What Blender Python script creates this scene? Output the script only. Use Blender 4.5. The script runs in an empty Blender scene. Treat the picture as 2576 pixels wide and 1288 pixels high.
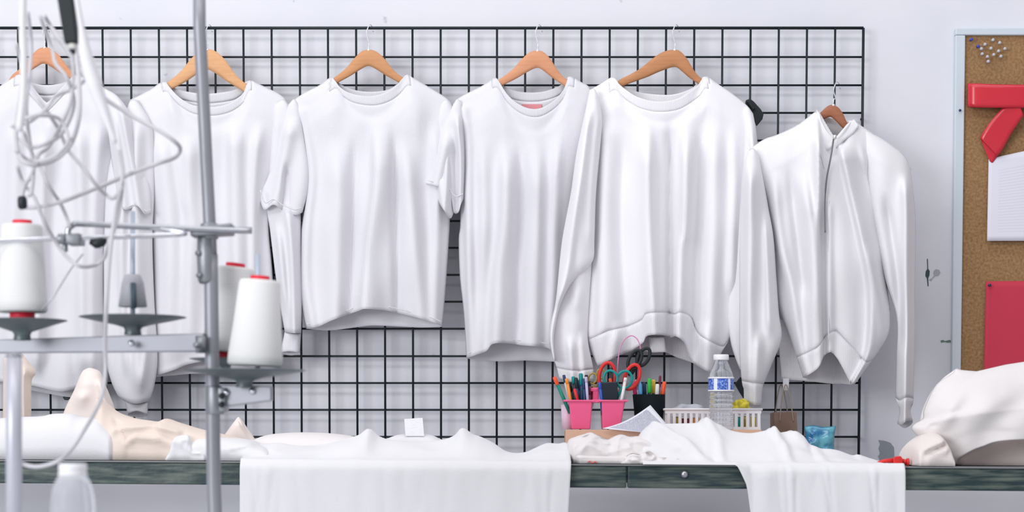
import bpy, bmesh, math, random
import numpy as np
from mathutils import Vector, Matrix, noise
random.seed(7)
COL = bpy.context.scene.collection
F = 5000.0; CX = 1288.0; HOR = 1090.0; ZC = 0.97
WALL = 5.35; GRID = 5.312; GAR = 5.245

def at(px, py, Y):
    return Vector(((px-CX)/F*Y, Y, ZC+(HOR-py)/F*Y))
def m2(px, Y):            # a length of px pixels at distance Y, in metres
    return px/F*Y

# ------------------------------------------------------------------ materials
MATS = {}
def mat(name, col, rough=0.6, metal=0.0, bump=None, spec=0.5, trans=0.0, ior=1.45, coat=0.0, alpha=1.0, sheen=0.0):
    if name in MATS: return MATS[name]
    m = bpy.data.materials.new(name); m.use_nodes = True
    nt = m.node_tree; b = nt.nodes['Principled BSDF']
    b.inputs['Base Color'].default_value = (*col, 1)
    b.inputs['Roughness'].default_value = rough
    b.inputs['Metallic'].default_value = metal
    b.inputs['Specular IOR Level'].default_value = spec
    b.inputs['Transmission Weight'].default_value = trans
    b.inputs['IOR'].default_value = ior
    b.inputs['Coat Weight'].default_value = coat
    b.inputs['Alpha'].default_value = alpha
    b.inputs['Sheen Weight'].default_value = sheen
    if bump:
        sc, st, dist = bump
        tc = nt.nodes.new('ShaderNodeTexCoord')
        n = nt.nodes.new('ShaderNodeTexNoise'); n.inputs['Scale'].default_value = sc; n.inputs['Detail'].default_value = 4
        bp = nt.nodes.new('ShaderNodeBump'); bp.inputs['Strength'].default_value = st; bp.inputs['Distance'].default_value = dist
        nt.links.new(tc.outputs['Object'], n.inputs['Vector'])
        nt.links.new(n.outputs['Fac'], bp.inputs['Height'])
        nt.links.new(bp.outputs['Normal'], b.inputs['Normal'])
    MATS[name] = m
    return m

def mottle(m, c1, c2, scale=(1,1,1), nscale=5, lo=0.4, hi=0.6, detail=5, coord='Object'):
    """two-tone procedural colour variation"""
    nt = m.node_tree; b = nt.nodes['Principled BSDF']
    tc = nt.nodes.new('ShaderNodeTexCoord'); mp = nt.nodes.new('ShaderNodeMapping')
    mp.inputs['Scale'].default_value = scale
    n = nt.nodes.new('ShaderNodeTexNoise'); n.inputs['Scale'].default_value = nscale; n.inputs['Detail'].default_value = detail
    r = nt.nodes.new('ShaderNodeValToRGB')
    r.color_ramp.elements[0].position = lo; r.color_ramp.elements[0].color = (*c1, 1)
    r.color_ramp.elements[1].position = hi; r.color_ramp.elements[1].color = (*c2, 1)
    nt.links.new(tc.outputs[coord], mp.inputs['Vector']); nt.links.new(mp.outputs['Vector'], n.inputs['Vector'])
    nt.links.new(n.outputs['Fac'], r.inputs['Fac']); nt.links.new(r.outputs['Color'], b.inputs['Base Color'])
    return m

def cloth(name, col):
    return mat(name, col, rough=1.0, spec=0.03, bump=(420, 0.25, 0.002))
M_COOL = cloth('white_cotton', (0.745, 0.74, 0.775))
M_SWEAT = cloth('offwhite_fleece', (0.85, 0.84, 0.865))
M_HOOD = cloth('ecru_fleece', (0.81, 0.80, 0.82))
M_TABLEW = cloth('bright_cotton', (0.79, 0.785, 0.80))
M_BEIGE = cloth('beige_fabric', (0.80, 0.69, 0.61))
M_CREAM = cloth('cream_fleece', (0.80, 0.765, 0.755))
M_PINKISH = cloth('pale_blush_fabric', (0.85, 0.765, 0.72))

def rib(name, col):
    m = mat(name, col, rough=1.0, spec=0.03)
    nt = m.node_tree; b = nt.nodes['Principled BSDF']
    tc = nt.nodes.new('ShaderNodeTexCoord'); w = nt.nodes.new('ShaderNodeTexWave')
    w.inputs['Scale'].default_value = 90; w.inputs['Distortion'].default_value = 0.6
    bp = nt.nodes.new('ShaderNodeBump'); bp.inputs['Strength'].default_value = 0.35; bp.inputs['Distance'].default_value = 0.002
    nt.links.new(tc.outputs['Object'], w.inputs['Vector']); nt.links.new(w.outputs['Fac'], bp.inputs['Height'])
    nt.links.new(bp.outputs['Normal'], b.inputs['Normal'])
    return m
R_COOL = rib('white_rib', (0.745, 0.74, 0.775))
R_SWEAT = rib('offwhite_rib', (0.85, 0.84, 0.865))
R_HOOD = rib('ecru_rib', (0.81, 0.80, 0.82))

M_WIRE = mat('black_coated_wire', (0.006, 0.014, 0.017), 0.45)
M_CHROME = mat('chrome', (0.80, 0.81, 0.85), 0.14, 1.0)
M_STEEL = mat('brushed_steel', (0.50, 0.51, 0.55), 0.34, 1.0, bump=(60, 0.1, 0.002))
M_PAINTSTEEL = mat('grey_painted_steel', (0.32, 0.325, 0.36), 0.42, 0.35)
M_GREYMET = mat('dull_grey_metal', (0.32, 0.335, 0.36), 0.45, 0.75, bump=(90, 0.15, 0.002))
M_TRAY = mat('spool_tray_metal', (0.12, 0.15, 0.155), 0.42, 0.45)
M_PEG = mat('pale_blue_peg', (0.50, 0.56, 0.66), 0.4, 0.3)
M_BLACK = mat('black_plastic', (0.010, 0.016, 0.018), 0.45)
M_CORD = mat('white_cord', (0.58, 0.57, 0.60), 0.5)
M_HOSE = mat('white_sleeving', (0.78, 0.775, 0.80), 0.6)
M_THREAD = mat('wound_thread', (0.80, 0.80, 0.79), 0.8, spec=0.2)
nt = M_THREAD.node_tree
_w = nt.nodes.new('ShaderNodeTexWave'); _w.bands_direction = 'Z'; _w.inputs['Scale'].default_value = 60; _w.inputs['Distortion'].default_value = 1.5
_t = nt.nodes.new('ShaderNodeTexCoord'); _b = nt.nodes.new('ShaderNodeBump'); _b.inputs['Strength'].default_value = 0.2; _b.inputs['Distance'].default_value = 0.002
nt.links.new(_t.outputs['Object'], _w.inputs['Vector']); nt.links.new(_w.outputs['Fac'], _b.inputs['Height']); nt.links.new(_b.outputs['Normal'], nt.nodes['Principled BSDF'].inputs['Normal'])
M_REDCORE = mat('red_core', (0.75, 0.02, 0.05), 0.45)
M_HOOK = mat('clear_hook', (0.78, 0.79, 0.84), 0.2, 0.55)

def wood(name, c1, c2):
    m = mat(name, c1, 0.5, spec=0.4)
    return mottle(m, c1, c2, scale=(4, 4, 40), nscale=3, lo=0.3, hi=0.75)
WOODS = [wood('light_beech', (0.66, 0.34, 0.16), (0.76, 0.43, 0.22)),
         wood('honey_beech', (0.55, 0.25, 0.11), (0.64, 0.32, 0.15)),
         wood('rosy_beech', (0.62, 0.27, 0.14), (0.70, 0.34, 0.19)),
         wood('tan_beech', (0.46, 0.20, 0.085), (0.56, 0.26, 0.12)),
         wood('brown_beech', (0.33, 0.12, 0.06), (0.42, 0.165, 0.09))]

M_WALL = mat('painted_wall', (0.72, 0.72, 0.77), 0.75, spec=0.25, bump=(14, 0.12, 0.01))
nt = M_WALL.node_tree; b = nt.nodes['Principled BSDF']
tc = nt.nodes.new('ShaderNodeTexCoord')
n1 = nt.nodes.new('ShaderNodeTexNoise'); n1.inputs['Scale'].default_value = 3.2; n1.inputs['Detail'].default_value = 6
r1 = nt.nodes.new('ShaderNodeValToRGB'); r1.color_ramp.elements[0].position = .3; r1.color_ramp.elements[0].color = (0.70, 0.71, 0.765, 1)
r1.color_ramp.elements[1].position = .65; r1.color_ramp.elements[1].color = (0.755, 0.755, 0.80, 1)
n2 = nt.nodes.new('ShaderNodeTexNoise'); n2.inputs['Scale'].default_value = 22; n2.inputs['Detail'].default_value = 3
r2 = nt.nodes.new('ShaderNodeValToRGB'); r2.color_ramp.elements[0].position = .74; r2.color_ramp.elements[0].color = (1, 1, 1, 1)
r2.color_ramp.elements[1].position = .79; r2.color_ramp.elements[1].color = (0.72, 0.73, 0.77, 1)
mx = nt.nodes.new('ShaderNodeMixRGB'); mx.blend_type = 'MULTIPLY'; mx.inputs[0].default_value = 1
nt.links.new(tc.outputs['Object'], n1.inputs['Vector']); nt.links.new(tc.outputs['Object'], n2.inputs['Vector'])
nt.links.new(n1.outputs['Fac'], r1.inputs['Fac']); nt.links.new(n2.outputs['Fac'], r2.inputs['Fac'])
nt.links.new(r1.outputs['Color'], mx.inputs[1]); nt.links.new(r2.outputs['Color'], mx.inputs[2]); nt.links.new(mx.outputs['Color'], b.inputs['Base Color'])

M_FLOOR = mottle(mat('concrete_floor', (0.5, 0.5, 0.5), 0.6), (0.50, 0.50, 0.53), (0.60, 0.60, 0.63), nscale=2)
M_TBL = mat('dark_painted_wood', (0.03, 0.045, 0.045), 0.42, bump=(30, 0.4, 0.004))
mottle(M_TBL, (0.018, 0.040, 0.043), (0.145, 0.175, 0.145), scale=(3, 12, 30), nscale=3.4, lo=0.42, hi=0.74, detail=12)
M_TBLTOP = mat('worn_table_edge', (0.20, 0.21, 0.22), 0.45)
M_CORK = mottle(mat('cork', (0.4, 0.25, 0.12), 0.9, spec=0.1, bump=(260, 0.4, 0.002)), (0.24, 0.135, 0.062), (0.40, 0.24, 0.12), nscale=150, lo=0.3, hi=0.7)
M_FRAME = mat('pale_blue_frame', (0.60, 0.66, 0.72), 0.5)
M_RIBBON = mat('red_satin', (0.62, 0.015, 0.035), 0.28, spec=0.8)
M_REDPAPER = mat('red_paper', (0.56, 0.035, 0.07), 0.7)
M_PAPER = mat('white_paper', (0.80, 0.79, 0.86), 0.7)
M_PINK = mat('hot_pink_plastic', (0.88, 0.12, 0.29), 0.35)
M_PINKC = mat('pink_wire', (0.72, 0.28, 0.50), 0.4)
M_CARD = mat('cardboard', (0.55, 0.36, 0.25), 0.85)
M_BASKET = mat('white_basket_plastic', (0.80, 0.79, 0.82), 0.4)
M_PET = mat('clear_bottle', (0.90, 0.92, 0.96), 0.07, trans=0.85, ior=1.33)
M_CAP = mat('white_cap', (0.85, 0.85, 0.88), 0.4)
M_KRAFT = mottle(mat('kraft_paper', (0.4, 0.3, 0.25), 0.85), (0.25, 0.16, 0.12), (0.36, 0.25, 0.20), nscale=9)
M_BLUEPK = mottle(mat('blue_packet', (0.05, 0.25, 0.45), 0.25, coat=0.5), (0.02, 0.16, 0.36), (0.14, 0.45, 0.55), nscale=28)
def plain(name, c, r=0.4, **k): return mat(name, c, r, **k)

# ------------------------------------------------------------------ object helpers
def link(o, parent=None):
    COL.objects.link(o)
    if parent is not None: o.parent = parent
    return o
def tag(o, label, cat=None, group=None, kind=None):
    if label: o['label'] = label
    if cat: o['category'] = cat
    if group: o['group'] = group
    if kind: o['kind'] = kind
    return o
def thing(name, loc, label, cat, group=None):
    o = bpy.data.objects.new(name, None); COL.objects.link(o); o.location = loc
    o.empty_display_size = 0.05
    return tag(o, label, cat, group)
def mesh_obj(name, verts, faces, m, parent=None, smooth=True, merge=0.0, solid=0.0, bevel=0.0, recalc=True):
    """verts in world coordinates; the object's origin goes to its centre, or to the parent's origin"""
    me = bpy.data.meshes.new(name)
    org = parent_origin(parent) if parent is not None else Vector(np.mean(np.array([tuple(v) for v in verts]), axis=0))
    me.from_pydata([tuple(Vector(v)-org) for v in verts], [], faces)
    if merge or recalc:
        bm = bmesh.new(); bm.from_mesh(me)
        if merge: bmesh.ops.remove_doubles(bm, verts=bm.verts, dist=merge)
        if recalc: bmesh.ops.recalc_face_normals(bm, faces=bm.faces)
        bm.to_mesh(me); bm.free()
    me.materials.append(m)
    if smooth: me.polygons.foreach_set('use_smooth', [True]*len(me.polygons))
    o = bpy.data.objects.new(name, me); link(o, parent)
    if parent is None: o.location = org
    if bevel:
        bv = o.modifiers.new('bevel', 'BEVEL'); bv.width = bevel; bv.segments = 2; bv.limit_method = 'ANGLE'; bv.angle_limit = 0.7
    if solid:
        s = o.modifiers.new('solid', 'SOLIDIFY'); s.thickness = solid; s.offset = 0
    return o
def parent_origin(p):
    v = Vector((0, 0, 0))
    while p is not None: v = v + p.location; p = p.parent
    return v

class MB:
    def __init__(s): s.v = []; s.f = []
    def add(s, vs, fs):
        n = len(s.v); s.v += [Vector(v) for v in vs]; s.f += [tuple(i+n for i in f) for f in fs]; return s
    def box(s, x0, x1, y0, y1, z0, z1, M=None):
        vs = [Vector((x, y, z)) for x in (x0, x1) for y in (y0, y1) for z in (z0, z1)]
        if M is not None: vs = [M @ v for v in vs]
        return s.add(vs, [(0,1,3,2),(4,6,7,5),(0,4,5,1),(2,3,7,6),(0,2,6,4),(1,5,7,3)])
    def hexa(s, q, q2):                       # two quads
        return s.add(list(q)+list(q2), [(0,1,2,3),(7,6,5,4),(0,4,5,1),(1,5,6,2),(2,6,7,3),(3,7,4,0)])
    def tube(s, pts, r, n=8, closed=False, cap=True):
        pts = [Vector(p) for p in pts]; N = len(pts)
        rs = r if isinstance(r, (list, tuple)) else [r]*N
        up = None; rings = []
        for i, p in enumerate(pts):
            if closed: t = (pts[(i+1) % N]-pts[i-1])
            else: t = pts[min(i+1, N-1)]-pts[max(i-1, 0)]
            t.normalize()
            if up is None: up = t.orthogonal().normalized()
            else:
                up = (up - t*up.dot(t))
                up = up.normalized() if up.length > 1e-6 else t.orthogonal().normalized()
            sd = t.cross(up)
            rings.append([p+(up*math.cos(a)+sd*math.sin(a))*rs[i] for a in [2*math.pi*k/n for k in range(n)]])
        vs = [v for rg in rings for v in rg]; fs = []
        for i in range(N if closed else N-1):
            j = (i+1) % N
            for k in range(n): fs.append((i*n+k, i*n+(k+1) % n, j*n+(k+1) % n, j*n+k))
        if cap and not closed: fs += [tuple(range(n-1, -1, -1)), tuple((N-1)*n+k for k in range(n))]
        return s.add(vs, fs)
    def lathe(s, c, prof, n=32, M=None, cap=True):
        vs = []; fs = []
        for (r, z) in prof:
            for k in range(n):
                a = 2*math.pi*k/n; v = Vector((r*math.cos(a), r*math.sin(a), z))
                if M is not None: v = M @ v
                vs.append(v+Vector(c))
        for i in range(len(prof)-1):
            for k in range(n): fs.append((i*n+k, i*n+(k+1) % n, (i+1)*n+(k+1) % n, (i+1)*n+k))
        if cap:
            fs.append(tuple(range(n-1, -1, -1))); fs.append(tuple((len(prof)-1)*n+k for k in range(n)))
        return s.add(vs, fs)
    def build(s, name, m, parent=None, **k): return mesh_obj(name, s.v, s.f, m, parent, **k)

def crom(pts, per=10):
    """Catmull-Rom samples through points (any dimension)"""
    P = [np.array(p, float) for p in pts]
    if len(P) == 2: return [P[0]+(P[1]-P[0])*t for t in np.linspace(0, 1, per+1)]
    out = []
    for i in range(len(P)-1):
        p0 = P[i-1] if i else 2*P[0]-P[1]; p1 = P[i]; p2 = P[i+1]; p3 = P[i+2] if i+2 < len(P) else 2*P[-1]-P[-2]
        for k in range(per):
            t = k/per
            out.append(0.5*((2*p1)+(-p0+p2)*t+(2*p0-5*p1+4*p2-p3)*t*t+(-p0+3*p1-3*p2+p3)*t**3))
    out.append(P[-1]); return out
def curve_fn(pts, axis, smooth=True, nrm=True):
    """value of the other axis as a function of the fraction along `axis`"""
    pts = sorted(pts, key=lambda p: p[axis])
    S = np.array(crom(pts, 8)) if smooth else np.array(pts, float)
    k = S[:, axis]; k = np.maximum.accumulate(k); o = S[:, 1-axis]
    a, b = pts[0][axis], pts[-1][axis]
    return lambda f: np.interp(a+(b-a)*np.asarray(f), k, o)
def yx(pts):              # y as function of x in pixels
    S = np.array(crom(sorted(pts), 8)); k = np.maximum.accumulate(S[:, 0]); return lambda x: np.interp(x, k, S[:, 1])

def folds_at(folds, X, Yp):
    tot = np.zeros_like(X)
    for f in folds:
        pts, wl, wr, amp = f[:4]
        P = np.array(crom(sorted(pts, key=lambda p: p[1]), 6))
        ys = np.maximum.accumulate(P[:, 1]); xs = P[:, 0]
        y0, y1 = ys[0], ys[-1]
        cx = np.interp(Yp, ys, xs)
        d = X-cx; w = np.where(d < 0, wl, wr)
        fi = f[4] if len(f) > 4 else 70; fo = f[5] if len(f) > 5 else 60
        fade = np.clip((Yp-y0)/fi, 0, 1) * np.clip((y1-Yp)/fo, 0, 1) if fo else np.clip((Yp-y0)/fi, 0, 1)
        fade = fade*fade*(3-2*fade)
        tot += amp*np.exp(-(d/w)**2)*fade
    return tot
def nz(X, Yp, sx, sy, seed):
    out = np.zeros_like(X); it = np.nditer(X, flags=['multi_index'])
    for v in it:
        i = it.multi_index
        out[i] = noise.noise(Vector((X[i]/sx, Yp[i]/sy, seed*7.3)))
    return out

def panel(name, m, parent, L, R, T, B, Y=GAR, th=0.035, Tb=None, Bb=None, folds=(), nu=64, nv=80,
          collar=None, ramp=70, nsc=(55, 190), namp=0.006, solid=0.0014, seed=1, closed_top=False, back=True,
          power=2.4, sharpT=False, edge=0.5, label=None, split=None, rim=None, fold_gain=1.6):
    """A cloth tube seen from the front: L,R side outlines, T top and B bottom outlines in photograph pixels."""
    Lf, Rf = curve_fn(L, 1), curve_fn(R, 1)
    Tf = curve_fn(T, 0, not sharpT); Bf = curve_fn(B, 0)
    Tbf = curve_fn(Tb, 0, not sharpT) if Tb else Tf; Bbf = curve_fn(Bb, 0) if Bb else Bf
    s = 0.5-0.5*np.cos(np.linspace(0, math.pi, nu+1)); s = 0.35*s+0.65*np.linspace(0, 1, nu+1)
    v = np.linspace(0, 1, nv+1); v = v**1.25*0.6+v*0.4
    S, V = np.meshgrid(s, v)
    X = (1-S)*Lf(V)+S*Rf(V)
    e = np.clip(1-np.abs(2*S-1)**power, 0, 1)**edge
    verts = []; faces = []; sfaces = []; cfaces = []
    ks = int(np.argmin(np.abs(v-split[0]))) if split else 10**6
    kc = int(np.argmin(np.abs(v-rim[0]))) if rim else -1
    def grid(Yp, D, off):
        for j in range(nv+1):
            for i in range(nu+1): verts.append(at(X[j, i], Yp[j, i], D[j, i]))
        for j in range(nv):
            for i in range(nu):
                a = off+j*(nu+1)+i; q = (a, a+1, a+nu+2, a+nu+1)
                if j >= ks: sfaces.append(q)
                elif j < kc and rim[1] < X[j, i] < rim[2] and rim[1] < X[j, i+1] < rim[2]: cfaces.append(q)
                else: faces.append(q)
    Yf = (1-V)*Tf(S)+V*Bf(S)
    g = np.sqrt(np.clip((Yf-Tf(S))/ramp, 0, 1))
    if collar:
        c0, c1, ca = collar
        xs = X
        cc = ca*np.clip(1-((xs-(c0+c1)/2)/((c1-c0)/2))**2, 0, 1)**0.5*np.exp(-((Yf-Tf(S))/160)**2)
        g = np.maximum(g, cc)
    fo = folds_at(folds, X, Yf)+namp*nz(X, Yf, nsc[0], nsc[1], seed)*2*np.clip((Yf-Tf(S))/100, 0.15, 1)
    Df = Y-(th*e*g+fold_gain*fo*e*np.clip(g*1.3, 0, 1))
    if split: Df[ks, :] += .0045*e[ks, :]; Df[ks+1:, :] += .001
    if rim: Df[kc, :] += .0012
    grid(Yf, Df, 0)
    if back:
        Yb = (1-V)*Tbf(S)+V*Bbf(S)
        gb = np.sqrt(np.clip((Yb-Tbf(S))/ramp, 0, 1))
        if collar: gb = np.maximum(gb, ca*0.7*np.clip(1-((X-(c0+c1)/2)/((c1-c0)/2))**2, 0, 1)**0.5)
        fb = 0.006*nz(X, Yb, 40, 300, seed+3)*e
        Db = Y+0.55*th*e*gb+fb
        grid(Yb, Db, len(verts))
    def sub(nm_, fl, mt):
        used = sorted({i for f in fl for i in f}); idx = {u: k for k, u in enumerate(used)}
        return mesh_obj(nm_, [verts[u] for u in used], [tuple(idx[i] for i in f) for f in fl], mt, parent, merge=0.0004, solid=solid)
    o = sub(name, faces, m)
    if split: sub(split[1], sfaces, split[2])
    if rim: sub('collar', cfaces, rim[3])
    if label: o['label'] = label
    return o

def band(name, m, parent, top, bot, Ytop, Ybot, solid=0.004, n=60, label=None):
    """ribbon between two pixel polylines (same direction), depth lists/functions of fraction"""
    A = np.array(crom(top, 10)); B_ = np.array(crom(bot, 10))
    def res(P, k):
        d = np.r_[0, np.cumsum(np.linalg.norm(np.diff(P, axis=0), axis=1))]; t = np.linspace(0, d[-1], k)
        return np.c_[np.interp(t, d, P[:, 0]), np.interp(t, d, P[:, 1])]
    A = res(A, n); B_ = res(B_, n); vs = []; fs = []; K = 5
    for i in range(n):
        f = i/(n-1)
        for k in range(K):
            t = k/(K-1); yd = Ytop(f)*(1-t)+Ybot(f)*t-0.0008*math.sin(math.pi*t)
            vs.append(at(A[i, 0]*(1-t)+B_[i, 0]*t, A[i, 1]*(1-t)+B_[i, 1]*t, yd))
    for i in range(n-1):
        for k in range(K-1): a = i*K+k; fs.append((a, a+1, a+K+1, a+K))
    o = mesh_obj(name, vs, fs, m, parent, solid=solid)
    if label: o['label'] = label
    return o

def collar_parts(parent, m, fi, fo, bi, bo, Y, th, ca):
    """front and back of a ribbed collar: inner and outer pixel curves"""
    w = lambda f: math.sqrt(max(0, 1-(2*f-1)**2))
    yf = lambda f: Y-th*ca*w(f)*0.95-0.002
    yo = lambda f: Y-th*max(.60, ca*w(f))*0.97-0.0035
    yb = lambda f: Y+0.5*th*ca*w(f)+0.001
    # one mesh: front strip and back strip
    o1 = band('collar', m, parent, fi, fo, yf, yo, solid=.0022)
    o2 = band('back_collar', m, parent, bi, bo, yb, lambda f: yb(f)+0.002, solid=.0022)
    return o1, o2

# ------------------------------------------------------------------ setting
o = MB().box(-4, 4, WALL, WALL+0.12, 0, 4.5).build('wall_back', M_WALL, smooth=False); tag(o, None, kind='structure')
o = MB().box(-4, 4, 0.0, WALL, -0.1, 0).build('floor', M_FLOOR, smooth=False); tag(o, None, kind='structure')

# marks and damage on the wall, worn through the paint
def wall_mark(name, pts, col, label, cat, rough=0.8, Y=WALL-0.0012):
    vs = [at(x, y, Y) for x, y in pts]; vs2 = [v+Vector((0, 0.0018, 0)) for v in vs]; n = len(vs)
    fs = [tuple(range(n)), tuple(range(2*n-1, n-1, -1))]+[(i, (i+1) % n, n+(i+1) % n, n+i) for i in range(n)]
    o = mesh_obj(name, vs+vs2, fs, col, smooth=False); return tag(o, label, cat)
M_SCUFF = plain('grey_scuff', (0.30, 0.33, 0.36), 0.8); M_SCUFFD = plain('dark_scuff', (0.05, 0.08, 0.08), 0.8)
M_SCUFFL = plain('light_scuff', (0.42, 0.43, 0.46), 0.8); M_SCUFFG = plain('green_scuff', (0.16, 0.22, 0.17), 0.8)
wall_mark('bare_plaster_patch', [(2210,1107),(2226,1109),(2240,1114),(2249,1126),(2250,1150),(2236,1158),(2214,1160),(2209,1148),(2214,1140),(2210,1128),(2214,1118)], M_SCUFF, 'irregular dark grey patch of bare plaster low on the wall above the red clamp', 'patch')
wall_mark('wall_crack', [(2332,652),(2334,650),(2335,676),(2339,682),(2338,693),(2335,700),(2336,720),(2334,720),(2332,700),(2328,694),(2329,683),(2333,676)], M_SCUFFD, 'dark vertical crack chipped into the wall right of the half-zip sweatshirt', 'crack')
wall_mark('wall_scuff', [(2349,681),(2355,677),(2363,679),(2366,686),(2361,693),(2353,694),(2347,700),(2343,706),(2337,704),(2345,699),(2350,693),(2348,687)], M_SCUFFL, 'small round grey scuff on the wall beside the dark crack', 'scuff')
wall_mark('wall_scratch', [(2366,857),(2372,855),(2378,858),(2388,855),(2394,857),(2394,861),(2384,862),(2376,860),(2368,862)], M_SCUFFG, 'short horizontal green-grey scratch on the wall beside the board frame', 'scratch')

# ------------------------------------------------------------------ grid panel
def gx(x, y): return 1190+(x-1190)*(1-0.0102*(y-70)/900)
ROWS = [70.5, 143.5, 214.5, 284, 353.5, 421.5, 489, 556, 623.5, 691.5, 759, 827, 896, 963.5, 1031, 1099, 1167]
COLS = [2172-70.9*k for k in range(0, 32)]
grid = thing('wire_grid_panel', at(1108, 1235, GRID), 'black wire grid panel across the back wall that the shirts hang on', 'grid panel')
mb = MB(); x0, x1 = COLS[-1], COLS[0]
for y in ROWS[1:-1]:
    mb.tube([at(gx(x0+(x1-x0)*t, y), y+(3 if False else 0), GRID+0.004) for t in (0, .5, 1)], m2(2.7, GRID), 8)
mb.build('horizontal_wires', M_WIRE, grid)
mb = MB()
for x in COLS[1:-1]:
    mb.tube([at(gx(x, y), y, GRID-0.0015) for y in (ROWS[0], 640, ROWS[-1])], m2(2.8, GRID), 8)
mb.build('vertical_wires', M_WIRE, grid)
mb = MB()
mb.tube([at(gx(x0, ROWS[0]), ROWS[0], GRID), at(gx(x1, ROWS[0]), ROWS[0], GRID)], m2(4.0, GRID), 10)
mb.tube([at(gx(x0, ROWS[-1]), ROWS[-1], GRID), at(gx(x1, ROWS[-1]), ROWS[-1], GRID)], m2(4.0, GRID), 10)
for x in (x0, x1): mb.tube([at(gx(x, ROWS[0]), ROWS[0], GRID), at(gx(x, ROWS[-1]), ROWS[-1], GRID)], m2(3.6, GRID), 10)
for y in (300, 700, 1100):
    for x in (x0+20, 1190, x1-2): mb.tube([at(gx(x, y), y, GRID), at(gx(x, y), y, WALL+0.002)], 0.004, 8)
mb.build('frame', M_WIRE, grid)

# ------------------------------------------------------------------ hangers
YH0 = GAR-0.083
HTOP = [(-160,150),(-140,132),(-115,106),(-97,84),(-87,71),(-70,58),(-52,42),(-36,22),(-18,5),(0,0),(18,4),(38,20),(55,42),(72,60),(88,71),(97,84),(115,106),(140,132),(160,150)]
HBOT = [(-160,160),(-140,144),(-112,118),(-92,96),(-78,84),(-60,74),(-42,64),(-22,51),(0,41),(22,51),(42,64),(60,74),(78,84),(92,96),(112,118),(140,144),(160,160)]
def hanger(ax, ay, kl, kr, ky, m, label, tilt=0.0, Y=GAR, hooktop=70.5, hookdx=0, short=1.0, cutl=999):
    t = thing('wooden_hanger', at(ax, ay+40, Y), label, 'hanger', 'wooden hangers on the grid')
    def tr(p):
        x = p[0]*(kl if p[0] < 0 else kr)*short; y = p[1]*ky*short
        c, s = math.cos(tilt), math.sin(tilt); return (ax+x*c-y*s, ay+x*s+y*c)
    tp = yx([tr(p) for p in HTOP]); bt = yx([tr(p) for p in HBOT])
    xa = max(tr(HTOP[0])[0]+2, ax-cutl); xb = tr(HTOP[-1])[0]-2; n = 60; vs = []; fs = []; K = 8
    for i in range(n+1):
        x = xa+(xb-xa)*i/n; y0, y1 = float(tp(x)), float(bt(x)); cy = (y0+y1)/2; h = max((y1-y0)/2, 3)
        for k in range(K):
            a = 2*math.pi*k/K+math.pi/8; ca, sa = math.cos(a), math.sin(a)
            ca = math.copysign(abs(ca)**0.6, ca); sa = math.copysign(abs(sa)**0.6, sa)
            vs.append(at(x, cy-h*1.05*sa, Y+0.0065*ca))
    for i in range(n):
        for k in range(K): fs.append((i*K+k, i*K+(k+1) % K, (i+1)*K+(k+1) % K, (i+1)*K+k))
    fs += [tuple(range(K)), tuple(n*K+k for k in range(K-1, -1, -1))]
    mesh_obj('hanger_body', vs, fs, m, t)
    h = hooktop
    pts = [(ax, ay+6, Y), (ax+1, ay-14, Y), (ax+hookdx, (ay+h)/2+8, (Y+GRID)/2-0.02), (ax-5+hookdx, h+14, GRID-0.02), (ax-2+hookdx, h+1, GRID-0.014), (ax+3+hookdx, h-9, GRID+0.003), (ax+9+hookdx, h-3, GRID+0.016), (ax+12+hookdx, h+10, GRID+0.015)]
    P = crom([tuple(at(*p)) for p in pts], 6)
    MB().tube(P, 0.0016, 8).build('hook', M_HOOK, t)
    MB().lathe(at(ax, ay+2, Y), [(0.004, -0.004), (0.005, 0), (0.004, 0.004)], 12).build('hook_collar', M_HOOK, t)
    return t
hanger(112, 119, 0.9, 1.0, 1.0, WOODS[2], 'wooden hanger at the far left behind the tangled white cords', tilt=0.03, Y=GAR+.012, cutl=105)
hanger(522, 124, 1.24, 1.13, 1.25, WOODS[0], 'palest wooden hanger, behind the tall steel pole', Y=GAR+.017)
hanger(927, 125, 1.0, 1.0, 1.0, WOODS[1], 'honey wooden hanger in the wide-sleeved short T-shirt, right of the steel pole')
hanger(1352, 127, 1.14, 0.86, 1.06, WOODS[2], 'rosy wooden hanger in the T-shirt with the deep scoop neck')
hanger(1697, 125, 1.58, 0.80, 1.06, WOODS[3], 'tan wooden hanger turned sideways in the crew neck sweatshirt', Y=GAR-.028, cutl=178)
hanger(2096, 264, 0.62, 0.78, 0.80, WOODS[4], 'dark brown wooden hanger low in the half-zip sweatshirt', tilt=0.22, Y=YH0, hooktop=214.5, hookdx=6, short=0.95)

# ------------------------------------------------------------------ garments
# far-left T-shirt
g = thing('t_shirt', at(160, 985, GAR), 'white T-shirt hanging at the far left behind the tangled cords', 'T-shirt')
panel('body', M_COOL, g, L=[(-70,270),(-60,500),(-50,760),(-40,960)], R=[(305,262),(283,420),(270,560),(264,720),(266,860),(262,985)],
      T=[(-70,270),(-10,225),(40,190),(60,196),(110,252),(118,258),(128,250),(170,205),(190,190),(222,200),(258,219),(291,239),(305,262)],
      Tb=[(-70,270),(-10,225),(40,190),(80,208),(118,214),(160,208),(190,190),(222,200),(258,219),(291,239),(305,262)],
      B=[(-40,955),(40,965),(90,972),(150,985),(200,975),(262,960)], Bb=[(-40,960),(60,978),(120,990),(178,999),(220,990),(262,975)],
      folds=[([(110,330),(105,600),(90,960)],26,14,.022),([(195,300),(205,560),(210,960)],16,30,.024),([(250,300),(240,600),(235,960)],14,16,.016),([(40,300),(30,600),(20,960)],20,26,.02)],
      collar=(40,190,.8), rim=(.036,30,200,R_COOL), seed=2, Y=GAR+0.01)
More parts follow.
